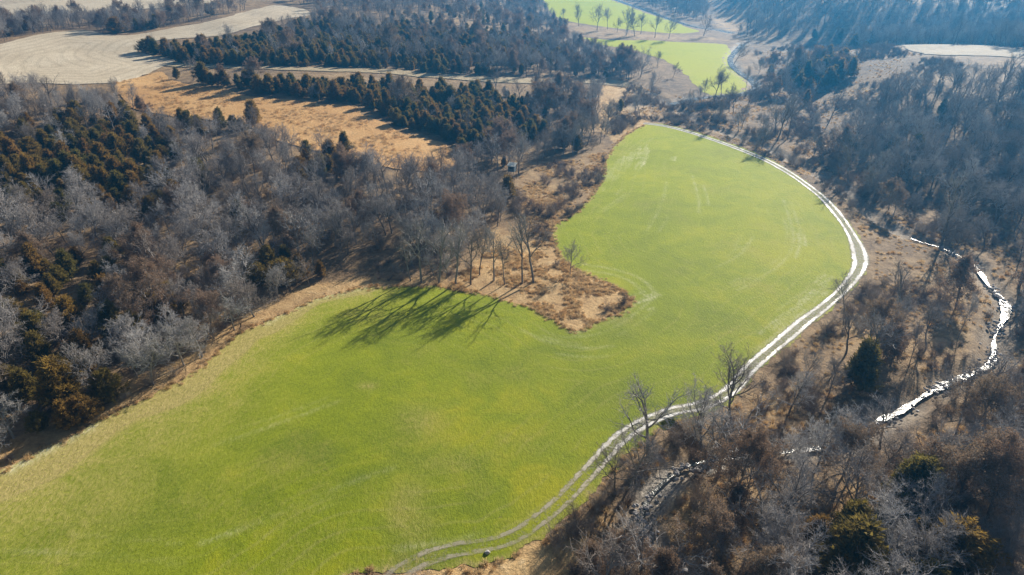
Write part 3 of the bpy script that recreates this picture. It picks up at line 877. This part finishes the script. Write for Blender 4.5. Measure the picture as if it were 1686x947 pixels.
G_PATCH = 'tall bare trees by the tan grass point'
single('bare', (860, 466), 15, 'tall straight bare tree on the tan grass point, second from its open end', 10, .8, .4)
single('bare', (878, 464), 16, 'tall bare tree leaning right on the tan grass point', 8, .9, 2.0, (0, .14))
single('bare', (938, 453), 8, 'small lone bare tree at the right end of the tan grass point', 4, .9, 1.0)
single('bare', (831, 468), 11, 'slender bare tree just left of the tallest straight tree on the grass point', 10, .7, 2.2)
single('bare', (813, 462), 13, 'bare tree with a crooked trunk on the left of the tan grass point', 8, .85, 3.0, (0, -.06))
single('bare', (790, 452), 12, 'bare tree where the tan grass point meets the woods', 1, .8, 4.0)
for px, H, pr, lb in (((750, 468), 15, 10, 'bare field-edge tree nearest the left end of the tan grass strip'), ((722, 466), 15, 9, 'bare field-edge tree casting a broad branching shadow onto the green field'),
                      ((694, 465), 15, 8, 'tall bare tree at the wood edge with a long shadow across the green field'), ((775, 468), 12, 8, 'bare tree between the tan grass point and the wood corner'),
                      ((676, 462), 11, 10, 'leftmost bare tree whose shadow falls on the field below the wood corner')):
    single('bare', px, H, lb, pr, .9, px[0] * .3)
single('bare', (1068, 750), 14.5, 'slim forked bare tree standing in front of the pale track bend', 9, 1.05, .5)
single('bare', (1154, 752), 15, 'bare tree with a stout trunk at the gully mouth beside the creek', 0, .95, 1.4)
single('bare', (1184, 737), 6.5, 'small many-stemmed bare tree right of the stout gully tree', 6, .9, 2.4)
single('bare', (1040, 792), 11, 'wide bare tree overhanging the track below the gully', 2, 1.0, .2)
single('bare', (1012, 806), 10, 'grey bare tree at the bend of the dirt track', 5, .9, 3.2)
single('bare', (1322, 630), 7.5, 'dark bare tree leaning left over the pale track', 4, .8, 3.1, (0, -.35))
single('bare', (1390, 520), 9, 'spreading bare tree on the outside of the track curve', 5, .9, 1.1)
single('bare', (1476, 535), 13, 'tall dark bare tree in the brush between track and creek', 8, .85, 1.7, (0, .1))
single('bare', (1549, 404), 19, 'tallest bare tree with a thick dark trunk at the head of the glinting creek', 9, .8, .9, (0, .08))
single('bare', (1497, 600), 8, 'thin young bare tree in the tan brush inside the creek bend', 3, .7, 2.9)
single('bare', (1577, 558), 10, 'slim bare tree standing inside the creek loop', 3, .6, .2)
single('bare', (1297, 228), 17, 'tall lone bare tree in the brown meadow beyond the field head', 9, .8, 1.2)
single('bare', (1362, 207), 15, 'leaning bare tree at the foot of the dark hillside wood', 4, .9, .4, (0, .2))
single('bare', (1184, 208), 12, 'forked bare tree on the creek bank at the head of the big field', 0, .8, 2.0)
single('bare', (1208, 106), 14, 'dark leaning bare tree beside the bright water of the middle field', 4, .9, .0, (0, .3))
single('bare', (1227, 152), 12, 'thin bare sapling at the tip of the middle green field', 3, .5, .0)
single('bare', (1054, 127), 15, 'rounded dense bare tree in the gap at the end of the farm lane', 2, 1.0, .3)
for i, (px, H, pr) in enumerate((((927, 35), 10, 3), ((953, 43), 17, 0), ((983, 50), 19, 1), ((1000, 48), 15, 3), ((1016, 53), 11, 4), ((1031, 58), 20, 2), ((1045, 59), 18, 5), ((1055, 56), 14, 3),
                                 ((1078, 62), 17, 7), ((1101, 64), 17, 4), ((1158, 59), 15, 2))):
    lbs = ['small bare tree at the left end of the row between the two far fields', 'bare tree second from the left in the row between the far fields', 'tall bare tree third from the left in the row between the far fields',
           'bare tree just right of the tall third tree in the far row', 'short bare tree in a gap of the far row', 'widest bare tree in the middle of the far row', 'bare tree touching the widest tree of the far row on its right',
           'thin bare tree right of the middle pair in the far row', 'bare tree with pale crown in the right half of the far row', 'stout forked bare tree near the right end of the far row', 'round bare tree beyond the right end of the far row by the creek']
    single('bare', px, H, lbs[i], pr, .9, i * 1.3)
single('bare', (1082, 112), 9, 'bare tree whose branches stand against the left side of the middle field', 3, .9, .3)
single('bare', (1108, 128), 8, 'bare tree leaning over the lower left edge of the middle field', 4, .9, .6, (0, .2))
single('bare', (1158, 164), 9, 'upright bare tree at the foot of the middle green field', 3, .7, 2.6)
single('cedar', (1413, 640), 9, 'dark lone cedar in the brush below the track curve', 3, .9, .3)
single('cedar', (1327, 172), 6, 'small dark cedar beside the lone meadow tree', 4, .8, 1.0)
single('cedar', (1021, 184), 5, 'small cedar on the tan bank near the end of the farm lane', 4, .9, 2.0)
single('cedar', (1492, 845), 9, 'olive cedar in the creek woods right of the creek bend', 3, 1.1, 2.6)
single('cedar', (1395, 955), 9, 'ochre cedar at the bottom edge of the creek woods', 1, 1.3, .8)
single('cedar', (1555, 955), 8.5, 'rust-tinted cedar near the lower right corner of the woods', 0, 1.3, 1.9)
single('cedar', (110, 670), 8.5, 'big tawny cedar at the wood edge above the frosted field corner', 3, 1.3, 1.2)
single('cedar', (836, 330), 7, 'dark cedar at the wood edge left of the brush strip', 1, 1.1, .4)
single('cedar', (470, 470), 6, 'olive cedar behind the pale grass at the field corner', 2, 1.2, .4)
single('cedar', (275, 92), 8, 'dark cedar at the tip of the woods poking into the stubble field', 1, 1.2, .4)
single('cedar', (240, 86), 6, 'low dark cedar beside the tip of the woods in the stubble field', 2, 1.4, .8)
single('cedar', (193, 54), 8, 'dark cedar standing at the hedgerow beside the stubble field', 0, 1.5, .1)
single('cedar', (418, 206), 8, 'pointed dark cedar at the lower edge of the tan meadow', 1, 1.1, .3)
single('cedar', (568, 252), 6.5, 'pointed cedar standing at the lower edge of the tan meadow near its middle', 1, 1.0, 1.3)

# ------------------------------------------------------------------ the woods
def pol(*a): return np.array(a, float)
# name, base polygon (photo pixels), spacing m, chances (bare, cedar, oak), size, ground name for labels
REG = [
    ('left', pol((-500, 60), (0, 150), (43, 155), (116, 172), (150, 168), (206, 176), (266, 204), (330, 212), (399, 212), (445, 233), (499, 251), (560, 267), (643, 286), (703, 296), (752, 300), (790, 308), (836, 318),
                 (838, 345), (800, 400), (770, 440), (735, 462), (600, 462), (520, 478), (455, 506), (422, 520), (390, 545), (360, 572), (304, 618), (198, 668), (124, 706), (0, 768), (-60, 800), (-500, 1000)), 1.0, 'on the wooded hillside left of the big green field'),
    ('middle', pol((268, 128), (356, 136), (470, 142), (560, 144), (660, 147), (693, 152), (826, 157), (893, 157), (995, 150), (985, 175), (1005, 215), (985, 245), (900, 268), (842, 300), (770, 285), (756, 250), (720, 224), (655, 210), (625, 190), (600, 173), (500, 163), (430, 156), (395, 150), (340, 140), (292, 133)), 1.0, 'in the wood between the tan meadow and the farm lane'),
    ('upper', pol((230, 84), (285, 98), (300, 106), (470, 110), (560, 112), (660, 115), (700, 121), (826, 128), (893, 129), (1005, 129), (1030, 134), (1058, 131), (1050, 120), (1015, 106), (962, 90), (936, 70), (930, 45), (908, 28), (890, 5), (880, -30), (700, -40), (520, -40), (516, 42), (450, 56), (412, 68), (376, 77), (299, 84), (250, 86)), 1.0, 'in the wide wood beyond the farm lane'),
    ('hedge', pol((-200, 95), (0, 70), (50, 58), (100, 50), (143, 46), (165, 54), (206, 57), (249, 51), (299, 41), (349, 34), (399, 19), (432, 9), (466, 5), (515, 10), (515, -5), (380, 20), (300, 27), (200, 33), (100, 39), (0, 47), (-200, 62)), 1.0, 'in the hedgerow wood behind the stubble field'),
    ('creek', pol((1424, 470), (1450, 440), (1430, 395), (1390, 345), (1350, 300), (1390, 290), (1480, 330), (1690, 400), (2100, 520), (2100, 1150), (1000, 1150), (950, 1000), (965, 930), (1000, 860), (1050, 800), (1100, 742), (1180, 700), (1245, 650), (1300, 600), (1380, 520)), .5, 'in the creek-side woods right of the track'),
    ('bank', pol((1000, 215), (1060, 196), (1120, 204), (1230, 238), (1330, 290), (1390, 300), (1370, 240), (1290, 150), (1255, 80), (1235, 80), (1255, 145), (1140, 172), (1065, 140), (1030, 135)), .25, 'on the brushy creek bank beyond the big field'),
    ('hill', pol((1368, 255), (1400, 210), (1465, 180), (1535, 152), (1610, 142), (1690, 140), (2100, 160), (2100, 510), (1690, 395), (1480, 318), (1400, 270)), 1.0, 'in the dark hillside wood above the creek'),
    ('clump', pol((1280, 126), (1310, 106), (1340, 98), (1400, 98), (1416, 112), (1400, 130), (1365, 146), (1315, 148)), 1.0, 'in the dark clump on the brown slope beyond the creek'),
    ('far', pol((1212, 58), (1270, 62), (1395, 66), (1440, 63), (1508, 62), (1608, 72), (1690, 86), (2000, 110), (2000, -70), (1200, -70), (1195, 15), (1265, 26), (1240, 40)), 1.0, 'in the blue far-off forest at the top right'),
    ('top', pol((1012, -20), (1045, 4), (1100, 22), (1150, 38), (1165, 30), (1160, -40), (1000, -40)), 1.0, 'in the small blue wood beyond the far field'),
]
CEDAR_SPOTS = [(130, 265, 170, 75, .9), (110, 480, 150, 70, .85), (60, 620, 120, 90, .9), (220, 520, 70, 60, .6), (470, 415, 60, 30, .7), (560, 430, 50, 30, .55), (600, 245, 120, 28, .8), (340, 180, 90, 16, .75),
               (160, 145, 50, 12, .7), (500, 160, 260, 42, .95), (720, 185, 150, 48, .9), (420, 85, 190, 32, .9), (620, 70, 220, 46, .6), (250, 50, 60, 14, .5), (150, 52, 30, 8, .6),
               (1340, 108, 70, 30, .6), (1460, 800, 50, 50, .5), (1400, 910, 70, 50, .6), (1560, 920, 80, 40, .5), (780, 40, 120, 30, .4), (1500, 200, 80, 40, .15), (870, 55, 70, 40, .45), (1380, 60, 60, 10, .5)]
cand = []
def jitter_grid(x0, x1, y0, y1, s):
    gx, gy = np.meshgrid(np.arange(x0, x1, s), np.arange(y0, y1, s))
    g = np.stack([gx.ravel(), gy.ravel()], 1); g[:, 0] += ((np.arange(len(gx))[:, None] % 2) * s / 2 + 0 * gx).ravel()
    return g + rng.uniform(-.42, .42, g.shape) * s
G1 = jitter_grid(-330, 330, 40, 420, 4.3)
G2 = jitter_grid(-520, 760, 420, 1000, 7.0)
G3 = jitter_grid(-260, 60, 170, 420, 2.9) ; G3 = G3 + rng.normal(0, .8, G3.shape)
GRID = np.vstack([G1, G2, G3])
SRC = np.r_[np.zeros(len(G1) + len(G2), int), np.ones(len(G3), int)]
SRC = SRC[np.abs(GRID[:, 0]) < .95 * GRID[:, 1] + 30]
GRID = GRID[np.abs(GRID[:, 0]) < .95 * GRID[:, 1] + 30]
GZ = height(GRID)
GRR = np.hypot(GRID[:, 0], GRID[:, 1])
GPX, GD = project(np.column_stack([GRID, GZ]))
CPX, _ = project(np.column_stack([GRID, GZ + 4]))
cl = vnoise(GRID, 16, 71); cl2 = vnoise(GRID, 7, 72)
pc = np.zeros(len(GRID))
for cx, cy, rx, ry, a in CEDAR_SPOTS:
    q = ((CPX[:, 0] - cx) / rx) ** 2 + ((CPX[:, 1] - cy) / ry) ** 2
    pc = np.maximum(pc, a * np.clip(1.7 - q, 0, 1))
U = rng.uniform(0, 1, (len(GRID), 4))
ON_FIELD = pip(GRID, FIELD) | (dist_line(GRID, TRACK) < 4.0) | (dist_line(GRID, CREEK) < 2.6) | (dist_line(GRID, BRANCH) < 4)
TK = np.array(taken)
TRD = dist_line(GRID, TRACK)
def kind_oak(i): return U[i, 2] < .5
for rname, poly, dens, where in REG:
    m = pip(GPX, poly) & ~ON_FIELD
    back = (GRR > 438) & (GPX[:, 0] > 1395) & (GPX[:, 1] < 115)      # the dip behind the ridge field
    if rname == 'far': m |= back
    else: m &= ~back
    for i in np.nonzero(m)[0]:
        is_c = U[i, 0] < pc[i]
        if not is_c:
            keep = {'left': .95, 'middle': .7, 'upper': .72, 'hedge': 1.0, 'far': 1.3, 'hill': .95, 'top': 1.2}.get(rname, .42 * dens)
            if GD[i] > 480: keep *= 1.35       # broadleaf crowns are wider than the cedar spacing
            if rname == 'creek':
                keep = .14 + .30 * sstep(.35, .7, cl[i]) + .30 * sstep(640, 800, GPX[i, 1])
                if 1050 < GPX[i, 0] < 1270 and 745 < GPX[i, 1] < 885: keep *= .22
                if 1420 < GPX[i, 0] < 1640 and 420 < GPX[i, 1] < 650: keep *= .8
            if U[i, 1] > keep * (.55 + .9 * cl[i]): 
                if U[i, 1] > .93 and rname in ('left', 'middle', 'upper', 'hedge') and cl2[i] > .5: is_c = True
                else: continue
        elif U[i, 1] > .85: continue
        if SRC[i] and not (is_c and rname in ('middle', 'upper')): continue
        if rname == 'creek' and TRD[i] < (9 if kind_oak(i) else 6.5): continue
        if rname == 'left' and 540 < GPX[i, 0] < 705 and GPX[i, 1] > 425 and not (is_c and U[i, 2] > .6): continue
        if np.min(((TK - GRID[i]) ** 2).sum(1)) < 6.5: continue
        kind = 'cedar' if is_c else ('oak' if U[i, 2] < (.14 if rname != 'creek' else .24) * (2 if cl2[i] > .6 else .6) else 'bare')
        if rname == 'left' and kind == 'oak' and U[i, 2] > .07: kind = 'bare'
        if rname in ('far', 'hill', 'top') and kind == 'oak': kind = 'bare'
        np_ = len(PROTO[kind]); pr = int(U[i, 3] * np_) % np_
        if kind == 'bare' and rname in ('left', 'middle', 'upper', 'hedge', 'hill', 'far') and pr in (3, 4, 7, 8, 9, 10) and U[i, 2] > .4: pr = (0, 5, 2, 11, 12, 6)[(3, 4, 7, 8, 9, 10).index(pr)]
        sc_ = (.68 + .58 * rng.random() ** 1.3) if kind != 'cedar' else (.6 + .55 * rng.random())
        if kind == 'bare' and rname in ('left', 'middle', 'upper'): sc_ *= .70
        if kind == 'bare' and rname == 'creek': sc_ *= .78
        if kind == 'bare' and rname in ('hill', 'far', 'bank', 'top'): sc_ *= .82
        if kind == 'bare' and rname in ('hedge', 'clump'): sc_ *= .75
        if kind == 'cedar' and rname in ('middle', 'upper'): sc_ *= .55 + .42 * rng.random()
        if kind == 'cedar' and rname == 'clump': sc_ *= 1.2
        hp = PROTO[kind][pr][0] * sc_ / GD[i]
        fr = -60 < GPX[i, 0] < 1746 and -30 < GPX[i, 1] < 1060
        cand.append((kind, rname, i, pr, sc_, hp if fr else hp * 1e-3, where))
print('trees', {k: sum(c[0] == k for c in cand) for k in ('bare', 'cedar', 'oak')})

ADJ = {'bare': ['wide domed', 'upright', 'low spreading', 'tall narrow', 'slanting', 'dense-twigged', 'bushy many-limbed', 'high-crowned', 'sparse forked', 'sparse stout', 'sparse tall', 'broad low', 'thickly branched'],
       'cedar': ['rounded', 'pointed', 'squat', 'tall full', 'narrow', 'small bushy'], 'oak': ['spreading', 'upright', 'low']}
NOUN = {'bare': 'bare grey tree', 'cedar': 'brown-green cedar', 'oak': 'russet-leaved tree'}
for kind in ('bare', 'cedar', 'oak'):
    L = sorted([c for c in cand if c[0] == kind], key=lambda c: -c[5])
    n_single = {'bare': 300 - 49, 'cedar': 285, 'oak': 120}[kind]
    for c in L[:n_single]:
        _, rname, i, pr, s, _, where = c
        lab = '%s %s %s' % (ADJ[kind][pr], NOUN[kind], where)
        wd = 1.22 if kind == 'bare' else 1.0
        plant(kind, GRID[i], GZ[i], pr, (s * wd * rng.uniform(.9, 1.15), s * wd * rng.uniform(.9, 1.15), s), rng.uniform(0, 6.28), lab, lab + 's' if False else lab.replace('tree', 'trees').replace('cedar', 'cedars'))
    rest = L[n_single:]
    if rest:
        idx = [c[2] for c in rest]
        nm = {'bare': 'bare_woodland', 'cedar': 'cedar_woodland', 'oak': 'russet_woodland'}[kind]
        scatter(nm, {'bare': 'mass of grey leafless trees in the farther woods', 'cedar': 'mass of dark cedars in the farther woods', 'oak': 'mass of trees with russet dead leaves in the farther woods'}[kind],
                'woodland', GRID[idx], [p[3] for p in PROTO[kind]], np.array([c[4] for c in rest]))

# ------------------------------------------------------------------ undergrowth and dry grass
def fill(poly_px, spacing, seed, keep=1.0, clump=None, flat_only=True):
    xy = ground_at(poly_px)
    x0, y0 = xy.min(0); x1, y1 = xy.max(0)
    g = jitter_grid(x0, x1, y0, y1, spacing)
    g = g[pip(g, xy)]
    if clump: 
        v = vnoise(g, clump, seed)
        g = g[rng.uniform(0, 1, len(g)) < keep * sstep(.3, .7, v)]
    elif keep < 1: g = g[rng.uniform(0, 1, len(g)) < keep]
    return g
RIGHT_PX = [(1432, 470), (1436, 420), (1405, 375), (1360, 318), (1310, 283), (1240, 244), (1120, 207), (1060, 197), (1010, 225), (1000, 190), (1040, 140), (1130, 165), (1255, 150), (1290, 150), (1370, 235), (1480, 300), (1690, 390), (1900, 480), (1900, 1100),
            (560, 1100), (560, 950), (700, 945), (793, 933), (850, 917), (922, 872), (985, 805), (1045, 745), (1090, 710), (1150, 690), (1205, 668), (1240, 628), (1300, 570), (1364, 516)]
def off_water(g): return g[(dist_line(g, CREEK) > 2.0) & (dist_line(g, TRACK) > 3.0) & (dist_line(g, BRANCH) > 3) & (dist_line(g, GRAVEL) > 2.2)]
b1 = np.vstack([off_water(fill(RIGHT_PX, 1.95, 81, .7, 11)), fill(BRUSH_STRIP_PX, 1.8, 82, .6, 8), fill(PATCH_PX, 3.2, 83, .22, 5),
                fill([(1290, 145), (1240, 90), (1300, 75), (1400, 70), (1530, 95), (1590, 110), (1480, 170), (1400, 200), (1380, 240)], 2.2, 84, .8, 14)])
lw = fill(REG[0][1], 3.4, 85, .55, 9)
b1 = np.vstack([b1, lw[~pip(lw, FIELD)]])
b1 = b1[np.abs(b1[:, 0]) < .95 * b1[:, 1] + 30]
scatter('brush', 'brown leafless brush and saplings covering the creek bottom and wood floor', 'brush', b1, [p[3] for p in PROTO['shrub']], rng.uniform(.6, 1.15, len(b1)))
g1 = np.vstack([fill([(1290, 145), (1240, 90), (1300, 75), (1400, 70), (1530, 95), (1590, 110), (1480, 170), (1400, 200), (1380, 240)], 1.8, 94, .7, 9), off_water(fill(RIGHT_PX, 1.1, 86, .6, 7)), fill(BRUSH_STRIP_PX, .75, 87, .95, 6), fill(PATCH_PX, .55, 88, .9, 3)])
g1 = g1[(np.abs(g1[:, 0]) < .95 * g1[:, 1] + 30)]
scatter('dry_grass', 'tufts of tan dry grass on the field point and along the creek', 'grass', g1, TUFTS, rng.uniform(.45, 1.05, len(g1)))
g2 = ground_at(ORANGE_PX); g2 = fill(ORANGE_PX, 1.3, 89, .9, 5)
scatter('meadow_grass', 'tall orange-tan dry grass standing in the upland meadow', 'grass', g2, TUFTS, rng.uniform(.8, 1.5, len(g2)))
# ragged grassy fringe along the edge of the green field
fr = resample(FIELD, .55, True); fr = fr + rng.normal(0, .45, fr.shape)
fr = fr[(dist_line(fr, TRACK) > 2.4)]
scatter('field_edge_grass', 'ragged fringe of dry grass along the edge of the green field', 'grass', fr, TUFTS, rng.uniform(.45, .95, len(fr)))

# ------------------------------------------------------------------ hunting blind and stone
def box(c, s, rz=0):
    c = np.array(c); s = np.array(s) / 2
    k = np.array([(x, y, z) for x in (-1, 1) for y in (-1, 1) for z in (-1, 1)], float) * s
    V = k + c
    F = np.array([(0, 1, 3, 2), (4, 6, 7, 5), (0, 4, 5, 1), (2, 3, 7, 6), (0, 2, 6, 4), (1, 5, 7, 3)])
    return V, F
def plain(name, col, rough=.7):
    B = MatB(name); p = B.n('ShaderNodeTexCoord').outputs['Object']
    B.color(B.mix(1.0, col, B.ramp(B.noise(p, 3, 4, .7), [(.3, (.7, .7, .7)), (.6, (1.1, 1.1, 1.1))]), 'MULTIPLY')); B.b.inputs['Roughness'].default_value = rough
    return B.m
M_ROOF = plain('pale_metal_roof', (.72, .72, .62), .4); M_CAB = plain('blue_grey_boards', (.10, .14, .17)); M_DARK = plain('opening_shade', (.012, .014, .016)); M_TIMB = plain('weathered_timber', (.22, .15, .12)); M_STONE = plain('pale_stone', (.36, .34, .33))
def merge(bs):
    Vs, Fs, b = [], [], 0
    for V, F in bs: Vs.append(V); Fs.append(F + b); b += len(V)
    return np.vstack(Vs), np.vstack(Fs)
bxy = ground_at([(843, 296)])[0]
bl = bpy.data.objects.new('hunting_blind', None); C.objects.link(bl)
bl.location = (*bxy, height(bxy[None])[0]); bl.rotation_euler = (0, 0, R(-18))
tag(bl, 'raised hunting blind with a pale roof at the wood edge above the brush strip', 'hunting blind')
hh = 2.6
link('cabin', np_mesh('cabin', *merge([box((0, 0, hh + .05), (2.0, 2.0, .1)), box((0, .95, hh + .95), (1.9, .06, 1.7)), box((-.92, 0, hh + .95), (.06, 1.84, 1.7)), box((.92, 0, hh + .95), (.06, 1.84, 1.7)),
                                       box((0, -.95, hh + .5), (1.9, .06, .8)), box((0, -.95, hh + 1.6), (1.9, .06, .4)), box((-.75, -.95, hh + 1.15), (.4, .06, .5)), box((.75, -.95, hh + 1.15), (.4, .06, .5))]), [M_CAB]), bl)
link('window', np_mesh('window', *box((0, -.93, hh + 1.15), (1.08, .03, .48)), [M_DARK]), bl)  # near-black panel paints the shade inside the cabin opening
rv, rf = box((0, -.05, 0), (2.5, 2.6, .09)); rv[:, 2] += hh + 1.98 + rv[:, 1] * .16
link('roof', np_mesh('roof', rv, rf, [M_ROOF]), bl)
for sx in (-.85, .85):
    for sy in (-.85, .85):
        link('leg', np_mesh('leg', *prisms([(sx * 1.25, sy * 1.25, -.2, sx, sy, hh, .07, .06)], 4), [M_TIMB]), bl)
link('brace', np_mesh('brace', *prisms([(-1.0, -1.0, .3, .87, -.9, hh - .2, .04, .04), (1.0, -1.0, .3, -.87, -.92, hh - .2, .04, .04)], 4), [M_TIMB]), bl)
link('ladder', np_mesh('ladder', *prisms([(.7, -1.9, -.1, .7, -1.0, hh, .035, .035), (.25, -1.9, -.1, .25, -1.0, hh, .035, .035)] + [(.25, -1.9 + .9 * t, hh * t, .7, -1.9 + .9 * t, hh * t, .025, .025) for t in (.15, .3, .45, .6, .75, .9)], 4), [M_TIMB]), bl)

def stone_mesh(name, seed, s):
    import bmesh
    bm = bmesh.new(); bmesh.ops.create_icosphere(bm, subdivisions=3, radius=1)
    r = np.random.default_rng(seed); ph = r.uniform(0, 6.28, 6)
    for v in bm.verts:
        c = v.co
        k = 1 + .14 * math.sin(3 * c.x + ph[0]) + .12 * math.sin(4 * c.y + ph[1] + c.z * 2) + .08 * math.sin(7 * c.z + ph[2] + 3 * c.x)
        v.co = Vector((c.x * k * s[0], c.y * k * s[1], c.z * k * s[2]))
    me = bpy.data.meshes.new(name); bm.to_mesh(me); bm.free(); me.materials.append(M_STONE); return me
st = flat([(802, 911)])[0]
tag(link('boulder', stone_mesh('boulder', 3, (.36, .28, .25)), None, (st[0], st[1], .14)), 'grey boulder lying beside the faint dirt track near the bottom edge', 'boulder')

# stones lying in the riffles of the creek
cs = resample(CREEK, .16); cs = cs[np.argmin(((cs - flat([(1545, 406)], WATER_Z)[0]) ** 2).sum(1)):]
cs = cs + rng.normal(0, .75, cs.shape)
cs = cs[vnoise(cs, 5, 99) > .42]
so = scatter('creek_stones', 'wet grey stones and gravel breaking the water of the creek', 'stones', cs, [stone_mesh('stone', 60 + k, (.24, .18, .15)) for k in range(4)], rng.uniform(.5, 1.5, len(cs)), sink=-.45)

# ------------------------------------------------------------------ haze
if HAZE_DENSITY > 0:
    hm = bpy.data.materials.new('haze_air'); hm.use_nodes = True
    nt = hm.node_tree; nt.nodes.remove(nt.nodes['Principled BSDF'])
    pv = nt.nodes.new('ShaderNodeVolumePrincipled')
    pv.inputs['Color'].default_value = (*HAZE_COLOR, 1)
    pv.inputs['Density'].default_value = HAZE_DENSITY
    pv.inputs['Anisotropy'].default_value = .55
    nt.links.new(pv.outputs[0], nt.nodes['Material Output'].inputs['Volume'])
    V, F = box((0, 750, 34), (4000, 2700, 75))
    hz = link('haze', np_mesh('haze', V, F, [hm])); hz['kind'] = 'stuff'
    hz['label'] = 'thin blue haze filling the valley air'; hz['category'] = 'haze'
